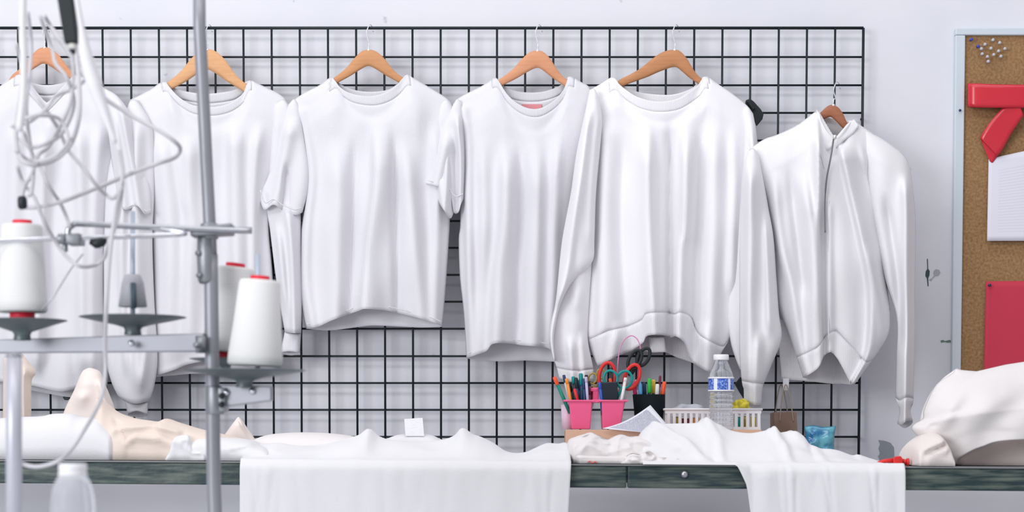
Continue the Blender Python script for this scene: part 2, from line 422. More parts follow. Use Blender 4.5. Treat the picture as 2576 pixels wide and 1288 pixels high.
panel('sleeve', M_COOL, g, L=[(262,222),(272,330),(285,430),(297,520)], R=[(312,262),(332,300),(352,400),(376,470),(381,536)],
      T=[(262,222),(291,238),(312,262)], B=[(297,520),(320,528),(345,518),(366,540),(381,536)], Bb=[(297,510),(340,505),(381,520)], Y=GAR-0.02, th=.03, ramp=50,
      folds=[([(300,250),(330,400),(352,540)],10,14,.014,40,0),([(285,270),(300,420),(310,540)],8,12,.01,40,0)], nu=30, nv=40, seed=4)
MB().tube([at(x, y, GAR-0.052) for x, y in [(299,512),(322,520),(346,511),(366,531),(380,528)]], 0.0015, 6).build('sleeve_hem', R_COOL, g)

# long sleeve shirt behind the pole
g = thing('long_sleeve_shirt', at(540, 945, GAR), 'white long-sleeved shirt hanging behind the steel pole and thread cones', 'shirt')
panel('body', M_COOL, g, L=[(326,252),(352,340),(378,480),(384,612),(389,798),(393,945)], R=[(725,262),(716,340),(690,430),(676,560),(686,700),(696,930)],
      T=[(326,252),(374,228),(412,205),(427,220),(449,243),(479,262),(509,268),(546,268),(583,257),(612,234),(626,203),(654,213),(691,231),(714,246),(725,262)],
      Tb=[(326,252),(374,228),(412,205),(440,222),(479,232),(524,236),(583,228),(606,215),(626,203),(654,213),(691,231),(714,246),(725,262)],
      B=[(393,945),(440,930),(480,915),(560,905),(640,925),(696,930)], Bb=[(393,948),(440,944),(490,940),(600,940),(696,930)],
      folds=[([(400,330),(420,560),(430,930)],22,30,.02),([(470,330),(478,560),(470,900)],16,24,.018),([(585,300),(590,560),(600,900)],14,34,.022),([(655,300),(640,460),(640,900)],12,16,.018),([(425,215),(445,400),(470,560)],8,20,.006)],
      collar=(412,626,.9), rim=(.036,403,636,R_COOL), seed=5, Y=GAR+0.015)
panel('sleeve', M_COOL, g, L=[(328,252),(298,330),(270,450),(262,600),(262,760),(264,890),(280,960),(300,1002),(312,1010)], R=[(352,262),(384,330),(388,480),(383,600),(388,760),(396,900),(386,980),(373,1012)],
      T=[(328,252),(340,250),(352,262)], B=[(312,1008),(340,1016),(373,1010)], Y=GAR-0.005, th=.03, nu=34, nv=60, ramp=60,
      folds=[([(345,280),(340,600),(345,1000)],12,20,.016),([(310,450),(305,700),(320,960)],9,13,.014),([(372,800),(366,900),(350,1000)],8,10,.010)], seed=6)
panel('cuff', R_COOL, g, L=[(314,1006),(322,1040)], R=[(372,1010),(371,1045)], T=[(314,1006),(340,1012),(372,1008)], B=[(322,1040),(345,1034),(371,1043)], Bb=[(322,1044),(345,1050),(371,1047)], Y=GAR-0.005, th=.024, ramp=6, nu=20, nv=8, seed=7)
panel('sleeve', M_COOL, g, L=[(690,262),(678,420),(672,520),(680,580),(692,680),(704,760),(717,835)], R=[(728,264),(745,400),(756,520),(758,640),(760,740),(757,838)],
      T=[(690,262),(712,250),(728,264)], B=[(717,835),(735,838),(757,838)], Y=GAR+0.005, th=.028, nu=30, nv=50, ramp=60,
      folds=[([(720,500),(735,650),(740,830)],9,12,.014,60,0),([(690,540),(700,600),(722,800)],8,10,.012)], seed=8)
panel('cuff', R_COOL, g, L=[(717,834),(705,888)], R=[(757,836),(754,890)], T=[(717,834),(757,836)], B=[(705,886),(730,884),(754,888)], Bb=[(705,888),(730,894),(754,891)], Y=GAR+0.005, th=.022, ramp=6, nu=20, nv=10, seed=9)

# wide T-shirt
g = thing('t_shirt', at(940, 825, GAR), 'shortest white T-shirt with wide sleeves, second hanger right of the pole', 'T-shirt')
panel('body', M_COOL, g, L=[(729,262),(752,300),(764,355),(772,430),(770,487),(761,557),(757,600),(755,724),(764,800),(771,827)], R=[(1139,266),(1134,400),(1131,560),(1129,600),(1123,693),(1117,771),(1112,822)],
      T=[(729,262),(756,240),(803,215),(834,195),(852,216),(873,231),(905,240),(940,241),(975,230),(1000,212),(1022,188),(1040,197),(1075,217),(1121,246),(1139,266)],
      Tb=[(729,262),(756,240),(803,215),(834,195),(860,214),(890,226),(930,231),(975,226),(1003,208),(1022,188),(1040,197),(1075,217),(1121,246),(1139,266)],
      B=[(771,826),(800,822),(830,808),(862,796),(905,781),(914,777),(950,779),(980,783),(1048,799),(1086,810),(1112,821)],
      Bb=[(771,827),(800,830),(832,831),(885,825),(934,819),(1000,821),(1060,824),(1112,822)],
      folds=[([(748,262),(768,355),(780,430),(778,487),(770,560),(766,700),(785,826)],9,14,.026,20,0),([(846,340),(848,600),(838,826)],34,24,.026,120,0),([(944,290),(948,450),(928,620),(914,800)],13,42,.030,140,0),
             ([(1022,340),(1040,560),(1060,820)],22,22,.022,120,0),([(1094,290),(1100,500),(1096,820)],14,14,.018,90,0),([(892,310),(886,560),(876,800)],12,14,-.014,120,0),([(990,300),(996,560),(1000,800)],10,16,-.014,120,0)],
      collar=(836,1022,.95), rim=(.042,826,1034,R_COOL), seed=11)
panel('sleeve', M_COOL, g, L=[(727,262),(710,312),(690,390),(672,450),(650,487)], R=[(752,268),(766,355),(778,430),(775,487),(761,540)],
      T=[(727,262),(740,250),(752,268)], B=[(650,487),(664,527),(688,515),(712,530),(743,541),(761,534)], Bb=[(650,489),(675,500),(710,520),(740,518),(761,520)],
      Y=GAR-0.006, th=.017, nu=40, nv=44, ramp=50, folds=[([(735,290),(712,400),(690,520)],18,22,.018,50,0),([(722,400),(716,520)],8,10,-.014,50,0)], seed=12)
MB().tube([at(x, y, GAR-0.038) for x, y in crom([(655,478),(667,510),(688,501),(712,516),(740,527),(758,522)], 5)], 0.0013, 6).build('sleeve_hem', R_COOL, g)
panel('sleeve', M_COOL, g, L=[(1100,262),(1092,380),(1090,478)], R=[(1139,268),(1150,360),(1146,520)], T=[(1100,262),(1122,250),(1139,268)],
      B=[(1090,478),(1105,510),(1122,536),(1134,549),(1146,520)], Y=GAR+0.0, th=.028, nu=30, nv=36, ramp=50, folds=[([(1128,300),(1120,540)],8,10,.014,50,0),([(1104,420),(1112,520)],6,8,.010,50,0)], seed=13)
MB().tube([at(x, y, GAR-0.034) for x, y in crom([(772,815),(800,811),(830,797),(862,785),(905,770),(950,768),(980,772),(1048,788),(1086,799),(1110,809)], 5)], 0.0010, 6).build('hem', R_COOL, g)

# scoop neck T-shirt
g = thing('t_shirt', at(1280, 905, GAR), 'long white T-shirt with deep scoop neck and pink neck label', 'T-shirt')
panel('body', M_COOL, g, L=[(1142,262),(1156,330),(1160,409),(1158,560),(1154,600),(1157,693),(1167,786),(1174,898)], R=[(1500,262),(1480,420),(1440,600),(1420,760),(1398,905)],
      T=[(1142,262),(1155,246),(1215,215),(1246,196),(1260,213),(1275,236),(1300,259),(1332,273),(1363,271),(1397,250),(1420,222),(1431,193),(1464,208),(1483,221),(1500,262)],
      Tb=[(1142,262),(1155,246),(1215,215),(1246,196),(1270,218),(1308,231),(1363,231),(1409,215),(1431,193),(1464,208),(1483,221),(1500,262)],
      B=[(1174,901),(1200,892),(1224,883),(1238,866),(1268,863),(1317,869),(1364,873),(1386,881),(1398,905)], Bb=[(1174,902),(1193,904),(1255,909),(1324,907),(1398,910)],
      folds=[([(1160,255),(1172,340),(1176,409),(1176,560),(1184,900)],8,14,.026,20,0),([(1212,330),(1216,600),(1205,880)],16,18,.016,120,0),([(1276,340),(1270,560),(1253,700),(1243,900)],18,30,.028,120,0),([(1355,340),(1350,560),(1345,900)],30,18,.024,140,0),
             ([(1405,320),(1395,520),(1385,900)],14,16,.014,120,0),([(1310,330),(1304,600),(1300,860)],12,18,-.012,120,0)],
      collar=(1250,1431,1.0), rim=(.038,1236,1446,R_COOL), seed=15, Y=GAR+0.004)
o = MB().hexa([at(1312,262,GAR+.016), at(1363,262,GAR+.016), at(1361,282,GAR+.014), at(1314,282,GAR+.014)], [at(1312,262,GAR+.0175), at(1363,262,GAR+.0175), at(1361,282,GAR+.0155), at(1314,282,GAR+.0155)]).build('neck_label', plain('pink_label', (0.75, 0.28, 0.30), .7), g, smooth=False)
o['label'] = 'pink neck label'
panel('sleeve', M_COOL, g, L=[(1141,262),(1110,332),(1091,390),(1069,462)], R=[(1160,256),(1168,332),(1170,409),(1167,497)], T=[(1141,262),(1150,250),(1160,256)],
      B=[(1069,462),(1103,470),(1130,483),(1136,500),(1142,534),(1153,534),(1160,512),(1167,499)], Bb=[(1069,464),(1092,500),(1120,480),(1150,490),(1167,494)], Y=GAR-0.012, th=.022, nu=44, nv=44, ramp=50,
      folds=[([(1150,280),(1160,400),(1160,500)],10,7,.018,40,0),([(1128,320),(1112,400),(1095,470)],16,18,.014,50,0),([(1146,330),(1150,500)],7,8,-.012,60,0)], seed=16)
MB().tube([at(x, y, GAR-0.044) for x, y in crom([(1076,454),(1104,461),(1128,472),(1139,488),(1150,494),(1165,487)], 5)], 0.0013, 6).build('sleeve_hem', R_COOL, g)
MB().tube([at(x, y, GAR-0.032) for x, y in crom([(1175,889),(1200,881),(1224,871),(1240,854),(1268,852),(1317,857),(1364,862),(1390,872)], 5)], 0.0010, 6).build('hem', R_COOL, g)

# crew neck sweatshirt
g = thing('sweatshirt', at(1680, 930, GAR), 'off-white crew neck sweatshirt with gathered hem above the pens and water bottle', 'sweatshirt')
panel('body', M_SWEAT, g, L=[(1484,227),(1500,290),(1506,351),(1496,487),(1492,600),(1486,660),(1478,750),(1474,830),(1486,880),(1502,923)], R=[(1893,285),(1896,350),(1888,450),(1876,600),(1868,720),(1840,838),(1822,872),(1806,905)],
      T=[(1484,227),(1510,212),(1541,195),(1558,212),(1575,226),(1602,243),(1640,254),(1672,255),(1705,248),(1735,230),(1758,212),(1772,193),(1804,211),(1838,233),(1877,264),(1893,285)],
      Tb=[(1484,227),(1510,212),(1541,195),(1565,214),(1594,228),(1633,236),(1691,238),(1740,222),(1772,193),(1804,211),(1838,233),(1877,264),(1893,285)],
      B=[(1502,921),(1520,913),(1549,898),(1590,880),(1618,862),(1626,846),(1650,842),(1674,844),(1688,850),(1700,846),(1723,864),(1740,908),(1785,936),(1797,925),(1806,905)],
      Bb=[(1502,919),(1549,897),(1602,882),(1640,887),(1672,886),(1700,898),(1740,912),(1780,930),(1806,905)],
      folds=[([(1512,290),(1516,420),(1508,900)],12,26,.026,60,0),([(1630,300),(1634,560),(1640,700),(1648,850)],24,14,.034,120,0),([(1724,290),(1723,557),(1712,640),(1706,870)],12,22,.034,120,0),([(1560,800),(1540,900)],14,20,.02,60,0),([(1775,800),(1785,930)],20,18,.022,60,0),
             ([(1795,300),(1800,500),(1782,930)],24,22,.020,120,0),([(1845,300),(1850,500),(1838,760)],14,16,.016,100),([(1567,320),(1560,560),(1575,880)],18,24,-.018,120,0),([(1685,290),(1684,560),(1684,850)],10,12,-.022,120,0),([(1762,300),(1754,600),(1742,900)],14,18,-.018,120,0)],
      collar=(1541,1772,.95), rim=(.042,1530,1786,R_SWEAT), split=(.905,'hem_band',R_SWEAT), seed=18, Y=GAR-0.03, th=.045, nu=84, nv=96)
# inner hanging pleat below the hem
panel('hem_tab', R_SWEAT, g, L=[(1630,846),(1638,886)], R=[(1670,846),(1676,886)], T=[(1630,846),(1670,846)], B=[(1638,886),(1676,886)], Y=GAR-.05, th=.012, ramp=4, nu=14, nv=8)
panel('sleeve', M_SWEAT, g, L=[(1484,226),(1470,293),(1450,390),(1437,483),(1423,557),(1412,625),(1399,755),(1386,817),(1384,858),(1392,905)], R=[(1506,245),(1514,300),(1511,351),(1499,487),(1495,600),(1491,655),(1462,688),(1434,718),(1410,765),(1397,817),(1392,858),(1396,908)],
      T=[(1484,226),(1495,224),(1506,245)], B=[(1392,904),(1394,907),(1396,908)], Y=GAR-0.066, th=.032, nu=44, nv=90, ramp=60,
      folds=[([(1480,260),(1462,420),(1440,560),(1422,700),(1400,790)],18,14,.020,60,60),([(1505,280),(1492,480),(1486,640)],12,6,.010)], seed=20)
panel('sleeve_underside', M_SWEAT, g, L=[(1425,600),(1412,660),(1402,755),(1388,817),(1385,858),(1392,898),(1401,925),(1407,952)], R=[(1492,600),(1487,680),(1482,750),(1478,850),(1492,925),(1494,956)],
      T=[(1425,600),(1460,598),(1492,600)], B=[(1407,952),(1450,960),(1494,956)], split=(.925,'cuff',R_SWEAT), Y=GAR-0.044, th=.026, nu=40, nv=60, ramp=60,
      folds=[([(1432,840),(1440,955)],9,12,.014,40,0),([(1464,830),(1470,955)],9,12,.012,40,0),([(1455,700),(1445,800)],12,16,.008)], seed=23)
MB().tube([at(x, y, GAR-0.102) for x, y in crom([(1438,482),(1452,487),(1470,493),(1488,498)], 5)], 0.0012, 6).build('seam', R_SWEAT, g)
panel('sleeve', M_SWEAT, g, L=[(1868,275),(1873,332),(1868,440),(1846,600),(1832,760),(1838,858),(1861,929)], R=[(1894,286),(1903,340),(1908,420),(1905,600),(1900,800),(1898,930)],
      T=[(1868,275),(1880,268),(1894,286)], B=[(1861,929),(1880,934),(1898,930)], Y=GAR-0.045, th=.022, nu=24, nv=50, ramp=50, folds=[([(1888,300),(1895,420),(1880,600)],7,8,.01)], seed=22)

# half-zip sweatshirt
YH = GAR-0.085
g = thing('half_zip_sweatshirt', at(2090, 960, YH), 'off-white half-zip sweatshirt hanging low on the right of the row', 'sweatshirt')
panel('body', M_HOOD, g, L=[(1884,378),(1908,440),(1930,519),(1944,598),(1952,676),(1960,769),(1985,840),(2003,893),(2021,950)], R=[(2212,350),(2186,430),(2198,500),(2214,598),(2228,702),(2237,765),(2239,799),(2235,840),(2211,881),(2185,918),(2155,960)],
      T=[(1884,378),(1920,352),(1958,338),(2009,313),(2055,280),(2064,300),(2080,330),(2099,348),(2112,340),(2130,318),(2146,304),(2168,318),(2190,332),(2212,350)],
      Tb=[(1884,378),(1920,352),(1958,338),(2009,313),(2055,280),(2075,292),(2099,300),(2125,304),(2146,304),(2168,318),(2190,332),(2212,350)],
      B=[(2021,950),(2045,936),(2061,922),(2072,897),(2090,886),(2106,902),(2122,930),(2142,966),(2155,960)], Bb=[(2021,950),(2060,957),(2100,963),(2142,967),(2155,960)], split=(.905,'hem_band',R_HOOD),
      folds=[([(1944,420),(1960,600),(1990,720),(2012,880),(2026,945)],14,14,.034,90,0),([(2020,420),(2040,600),(2045,930)],18,14,.032,120,0),([(2060,320),(2061,480),(2058,600),(2064,900)],14,5,.030,60,0),
             ([(2112,352),(2143,493),(2172,619),(2192,740),(2186,880),(2150,960)],8,26,.040,50,0),([(2160,350),(2185,440),(2212,560),(2222,690)],9,8,.022,70),([(2085,480),(2086,700),(2088,860)],8,10,.012,60,0),
             ([(1985,420),(2005,600),(2028,760)],12,14,-.018,90),([(2180,600),(2215,760),(2222,850)],14,10,.018,60,0)],
      collar=(2055,2146,.9), seed=24, Y=YH, th=.055, nu=90, nv=90, namp=.008)
band('collar', R_HOOD, g, [(2053,276),(2063,287),(2078,312),(2097,343)], [(2056,300),(2062,350),(2074,380),(2092,372)], lambda f: YH-.012-.03*f, lambda f: YH-.022-.028*f, solid=.006, label='turned-back left collar flap')
band('collar', R_HOOD, g, [(2103,345),(2118,328),(2132,312),(2148,302)], [(2104,372),(2126,352),(2145,338),(2160,318)], lambda f: YH-.042+.03*f, lambda f: YH-.050+.028*f, solid=.006, label='turned-back right collar flap')
P = crom([(2097,350),(2090,395),(2079,455),(2075,520),(2076,585)], 8)
MB().tube([at(p[0], p[1], YH-.066-0.014*min(1, i/16)) for i, p in enumerate(P)], [0.0022]*20+[0.0016]*(len(P)-20), 8).build('zip', plain('zip_grey', (.20, .20, .21), .4, metal=.6), g)
o = g.children[-1]; o['label'] = 'grey zip'
P2 = crom([(2066,345),(2068,450),(2065,560),(2067,700),(2066,858)], 8)
MB().tube([at(p[0]+18, p[1], YH-.074) for p in P2[12:]], 0.0013, 6).build('placket_seam', R_HOOD, g)
M_ZP = plain('zip_pull', (.75, .75, .7), .3, metal=.8)
MB().lathe(at(2100,345,YH-.07), [(.002,-.006),(.005,-.004),(.005,.004),(.002,.006)], 12).build('zip_pull', M_ZP, g)
panel('back_hem', R_HOOD, g, L=[(1950,800),(1960,880),(1966,955)], R=[(2150,900),(2150,930),(2148,962)], T=[(1950,800),(2050,830),(2150,900)], B=[(1966,955),(2010,957),(2044,960),(2100,966),(2148,964)], Y=YH+.035, th=.012, ramp=10, nu=40, nv=20, seed=26)
MB().hexa([at(1970,952,YH+.018), at(1985,952,YH+.018), at(1984,982,YH+.018), at(1969,981,YH+.018)], [at(1970,952,YH+.020), at(1985,952,YH+.020), at(1984,982,YH+.020), at(1969,981,YH+.020)]).build('care_label', M_PAPER, g, smooth=False)
panel('sleeve', M_HOOD, g, L=[(1884,378),(1868,435),(1862,577),(1861,740),(1861,881),(1867,962),(1871,972),(1872,1014)], R=[(1908,392),(1932,519),(1946,598),(1953,700),(1959,788),(1966,850),(1943,911),(1922,962),(1918,974),(1914,1021)],
      T=[(1884,378),(1896,374),(1908,392)], B=[(1872,1013),(1892,1018),(1914,1020)], Bb=[(1872,1014),(1892,1024),(1914,1022)], split=(.918,'cuff',R_HOOD), Y=YH-.03, th=.045, nu=44, nv=80, ramp=60,
      folds=[([(1890,400),(1885,600),(1884,1010)],14,20,.026,60,0),([(1926,520),(1932,700),(1935,860)],8,14,.014),([(1908,820),(1903,1015)],10,12,.016,60,0)], seed=27)
panel('sleeve', M_HOOD, g, L=[(2170,322),(2180,430),(2205,598),(2226,702),(2256,799),(2256,900),(2254,1008),(2260,1018),(2263,1040),(2258,1066)], R=[(2290,424),(2299,500),(2303,577),(2301,740),(2301,860),(2298,974),(2297,1010),(2292,1022),(2290,1038),(2296,1060)],
      T=[(2170,322),(2205,342),(2239,362),(2274,392),(2290,424)], B=[(2258,1064),(2266,1070),(2280,1060),(2296,1058)], Bb=[(2258,1066),(2275,1077),(2290,1070),(2296,1062)], split=(.92,'cuff',R_HOOD), Y=YH-.004, th=.045, nu=50, nv=80, ramp=60,
      folds=[([(2278,430),(2282,600),(2277,1060)],13,11,.028,60,0),([(2225,480),(2244,600),(2262,740),(2268,900)],14,12,-.016)], seed=29)

# ------------------------------------------------------------------ work table
def tab(X, Y=4.6):      # tabletop height, the table stands a touch lower on the right
    return ZC-0.0702-0.0066*X
YF0, YF1, YB = 4.66, 4.50, 5.12
def yfront(X): t = (X+1.7)/3.4; return YF0*(1-t)+YF1*t
tbl = thing('work_table', (0, 4.85, 0), 'long dark-painted wooden work table below the hanging shirts', 'table')
xl, xr = -1.72, 1.72
def slab(xa, xb, yo0, yo1, zt, zb, name, m, bevel=.003, back=None):
    q = []
    for z in (zt, zb):
        for (x, y) in ((xa, yfront(xa)+yo0), (xb, yfront(xb)+yo0), (xb, back if back else yfront(xb)+yo1), (xa, back if back else yfront(xa)+yo1)):
            q.append(Vector((x, y, tab(x)+z)))
    return MB().hexa(q[:4], q[4:]).build(name, m, tbl, smooth=False, bevel=bevel)
slab(xl, xr, 0.0, 0, 0, -0.0032, 'tabletop', M_TBLTOP, .0008, back=YB)
sx = at(1577, 1190, 4.58).x
slab(xl, sx-.0015, 0.003, .030, -0.0036, -0.054, 'front_board', M_TBL)
slab(sx+.0015, xr, 0.003, .030, -0.0036, -0.054, 'front_board', M_TBL)
slab(xl+.03, xr-.03, 0.5, .53, -0.0036, -0.054, 'rear_board', M_TBL)
for lx in (xl+.06, xr-.06):
    for ly in (yfront(lx)+.06, YB-.08):
        MB().box(lx-.035, lx+.035, ly-.035, ly+.035, 0, tab(lx)-.0125).build('leg', M_TBL, tbl, smooth=False, bevel=.003)
c = at(1722, 1193, 4.561)
MB().lathe(c, [(.0001,.006),(.004,.0065),(.0075,.004),(.009,0),(.009,-.004)], 20, M=Matrix.Rotation(math.pi/2, 3, 'X')).build('bolt', M_STEEL, tbl)
tbl.children[-1]['label'] = 'round metal bolt head'

# ------------------------------------------------------------------ cloth on the table
def smoothstep(t): t = np.clip(t, 0, 1); return t*t*(3-2*t)
def mound(name, m, top, Yf, Yb, parent=None, nu=90, nv=36, amp=.006, nsc=.05, seed=1, base=None, ridges=(), pw=.55, front_lean=0.0, solid=0.0, crease=0.0, label=None, cat=None, bottom=None):
    """soft heap lying on the tabletop; `top` is its skyline in pixels"""
    tf = yx(top); xa, xb = min(p[0] for p in top), max(p[0] for p in top)
    Ym = Yf*.55+Yb*.45; vs = []; fs = []
    for i in range(nu+1):
        s = i/nu; px = xa+(xb-xa)*s; X = (px-CX)/F*Ym
        ztop = ZC+(HOR-float(tf(px)))/F*Ym; zb = tab(X)+.0015 if base is None else base
        ends = min(1, (min(s, 1-s)/.06))**.5
        for j in range(nv+1):
            v = j/nv; a = math.pi*v; h = abs(math.sin(a))**pw
            Y = Ym-(Ym-Yf)*math.copysign(abs(math.cos(a))**.8, math.cos(a))*(.4+.6*ends) if v < .5 else Ym+(Yb-Ym)*abs(math.cos(a))**.8*(.4+.6*ends)
            zz = zb+(ztop-zb)*h
            w = math.sin(a)**.5 if 0 < v < 1 else 0
            k = amp*noise.noise(Vector((X/nsc, Y/nsc*1.2, zz/nsc+seed*5.1)))*2
            if crease: k += crease*(.5-abs(noise.noise(Vector((X/nsc*1.1+3, Y/nsc, zz/nsc*1.3+seed*3.7)))*2))
            for (pts, w1, am) in ridges:
                P = sorted(pts); fx = np.interp(px, [p[0] for p in P], [p[1] for p in P])
                pyy = HOR-(zz-ZC)*F/Ym
                if P[0][0]-5 < px < P[-1][0]+5:
                    fd = min(1, (px-P[0][0]+5)/12, (P[-1][0]+5-px)/12); k += am*math.exp(-((pyy-fx)/w1)**2)*max(fd, 0)
            Y -= k*w*ends*(1 if v < .55 else -.6)
            vs.append(Vector((X, Y, zz + (k*.15*w if v > .3 and v < .7 else 0)*0)))
    for i in range(nu):
        for j in range(nv): a = i*(nv+1)+j; fs.append((a, a+1, a+nv+2, a+nv+1))
    for i in range(nu): fs.append((i*(nv+1), (i+1)*(nv+1), (i+1)*(nv+1)+nv, i*(nv+1)+nv))
    o = mesh_obj(name, vs, fs, m, parent, solid=solid)
    if label: tag(o, label, cat)
    return o

def drape(name, m, top, bottom, Yb, parent=None, nu=150, nv=70, amp=.005, nsc=.07, seed=1, hangL=None, hangR=None, folds=(), label=None, cat=None, edge=(None, None), crease=0, hangf=(), peak=.45):
    """cloth lying on the table and hanging over its front edge; bottom(px)-> pixel y of its lower edge"""
    tf = yx(top); xa, xb = min(p[0] for p in top), max(p[0] for p in top)
    vs = []; fs = []
    for i in range(nu+1):
        s = i/nu; px = xa+(xb-xa)*s
        Xm = (px-CX)/F*4.72; yf = yfront(Xm)-.004; zt = tab(Xm)
        pk = yf+(Yb-yf)*peak; Xp = (px-CX)/F*pk
        ztop = ZC+(HOR-float(tf(px)))/F*pk
        yb = bottom(px); dr = max(0.0, yb-(HOR+(ZC-zt)*F/yf)); zbot = zt-dr/F*yf
        for j in range(nv+1):
            v = j/nv
            if v < .2:                          # back face
                t = v/.2; Y = Yb+(pk-Yb)*t; z = zt+.002+(ztop-zt-.002)*math.sin(t*math.pi/2); X = Xp
            elif v < .6:                        # top, towards the edge
                t = (v-.2)/.4; Y = pk+(yf-pk)*t; hh = (ztop-zt-.006)*(1-smoothstep(t*1.05)); z = zt+.006+hh; X = Xp+(Xm-Xp)*t
            else:
                t = (v-.6)/.4; X = Xm; Y = yf-.012*math.sin(min(1, t*6)*math.pi/2); z = zt+.005+(zbot-zt-.005)*t
                if dr < 1: Y = yf-.004*t; z = zt+.006-.005*t
            pyy = HOR-(z-ZC)*F/Y
            k = amp*2*noise.noise(Vector((X/nsc, Y/nsc, z/nsc*.6+seed*4.3)))
            if crease: k += crease*(.5-abs(noise.noise(Vector((X/nsc+3, Y/nsc, z/nsc+seed*3.7)))*2))
            if v >= .6:
                t = (v-.6)/.4
                if dr > 1:
                    k = amp*1.6*noise.noise(Vector((X/.05, 3, z/.3+seed)))
                    for (fx0, fx1, w, am) in hangf:
                        fx = fx0+(fx1-fx0)*t; k += am*math.exp(-((px-fx)/w)**2)
                    Y -= abs(k)*min(1, t*4)+.001
                    px2 = px
                    if hangL is not None: X += (np.interp(t, [0, 1], [0, hangL])*max(0, 1-s*8))/F*Y
                    if hangR is not None: X += (np.interp(t, [0, 1], [0, hangR])*max(0, 1-(1-s)*8))/F*Y
            elif v > .02:
                for (pts, w1, am) in folds:
                    P = sorted(pts, key=lambda p: p[1]); fx = np.interp(pyy, [p[1] for p in P], [p[0] for p in P])
                    k += am*math.exp(-((px-fx)/w1)**2)*(1 if P[0][1]-6 < pyy < P[-1][1]+20 else 0)
                w = math.sin(min(1, v/.6)*math.pi)**.6 if v < .6 else 0
                z += 0 if abs(v-.2) < .03 else k*.9*w*(1 if z+k*.9*w > zt+.004 else 0)
                Y -= k*.5*w
            vs.append(Vector((X, Y, z)))
    for i in range(nu):
        for j in range(nv): a = i*(nv+1)+j; fs.append((a, a+1, a+nv+2, a+nv+1))
    o = mesh_obj(name, vs, fs, m, parent, solid=.002)
    if label: tag(o, label, cat)
    return o

# left end
mound('fabric_roll', M_TABLEW, [(0,1052),(47,1049),(108,1047),(138,1041),(184,1041),(210,1049),(252,1051),(275,1066),(298,1092),(303,1126),(311,1154)], 4.665, 4.86, seed=3, amp=.004, nsc=.12, pw=.5,
      label='plump white folded fabric lying at the left end of the table', cat='fabric')
o = panel('standing_fabric', M_PINKISH, None, L=[(212,931),(203,945),(188,982),(161,1040),(150,1100),(150,1155)], R=[(240,930),(252,938),(262,964),(276,998),(290,1040),(310,1155)], T=[(212,931),(225,926),(240,930)], B=[(150,1154),(230,1157),(310,1154)],
          Y=4.97, th=.05, nu=40, nv=50, ramp=40, folds=[([(250,950),(262,1010),(275,1100)],8,12,.016,20),([(205,980),(200,1040)],16,16,.014,20)], seed=33, solid=.003)
tag(o, 'beige fabric standing up in a rounded peak behind the white folded fabric', 'fabric')
mound('heaped_fabric', M_BEIGE, [(246,1000),(262,1010),(290,1034),(330,1050),(373,1057),(400,1060),(420,1053),(450,1063),(500,1078),(560,1092),(620,1110),(650,1150)], 4.675, 4.90, seed=5, amp=.007, nsc=.10, crease=.016, pw=.62,
      ridges=[([(300,1085),(340,1075),(400,1070),(470,1090)],7,.02),([(330,1120),(360,1100),(420,1105),(470,1130)],8,.022),([(300,1060),(330,1090),(345,1120)],7,-.016)],
      label='beige fabric heaped in folds beside the white folded fabric', cat='fabric')
o = panel('hanging_fabric', M_BEIGE, None, L=[(10,900),(8,1000),(8,1155)], R=[(58,893),(76,915),(90,938),(80,955),(78,1000),(80,1155)], T=[(10,900),(40,890),(58,893)], B=[(8,1154),(40,1157),(80,1154)], Y=4.93, th=.04, nu=30, nv=50, ramp=20,
          folds=[([(62,920),(58,980),(62,1100)],6,8,.014,20),([(30,920),(36,1100)],8,10,.014,20)], seed=34)
tag(o, 'beige fabric bunched upright at the far left edge of the table', 'fabric')
mound('crumpled_cloth', M_TABLEW, [(418,1156),(428,1135),(436,1108),(445,1098),(470,1094),(480,1104),(486,1120),(500,1130),(518,1140),(524,1155)], 4.655, 4.72, seed=7, amp=.006, nsc=.03, crease=.008, nu=50,
      label='small crumpled white cloth at the table edge left of the pole foot', cat='cloth')
mound('folded_cloth', M_TABLEW, [(470,1152),(500,1102),(540,1097),(580,1100),(620,1105),(640,1110),(655,1118),(680,1128),(700,1150)], 4.66, 4.90, seed=8, amp=.003, nsc=.09, pw=.45,
      ridges=[([(530,1135),(580,1132),(640,1120)],3,.008),([(540,1148),(590,1146),(640,1140)],3,.008)], label='flat pile of white folded cloth right behind the pole foot', cat='cloth')
o = panel('fabric_point', M_PINKISH, None, L=[(597,1051),(585,1067),(572,1085),(556,1110),(556,1150)], R=[(603,1051),(613,1064),(625,1082),(640,1104),(660,1150)], T=[(597,1051),(600,1049),(603,1051)], B=[(556,1150),(610,1152),(660,1150)], Y=4.95, th=.03, nu=30, nv=36, ramp=20,
          folds=[([(601,1052),(614,1080),(632,1110)],4,5,.014,10)], seed=35)
tag(o, 'blush fabric folded to a sharp triangular point right of the pole', 'fabric')
mound('flat_fabric', M_CREAM, [(630,1112),(652,1101),(680,1093),(720,1089),(770,1087.5),(830,1090),(880,1096),(920,1106),(960,1120)], 4.80, 5.02, seed=9, amp=.002, nsc=.12, pw=.5,
      label='long low cream fabric behind the T-shirt draped on the table', cat='fabric')
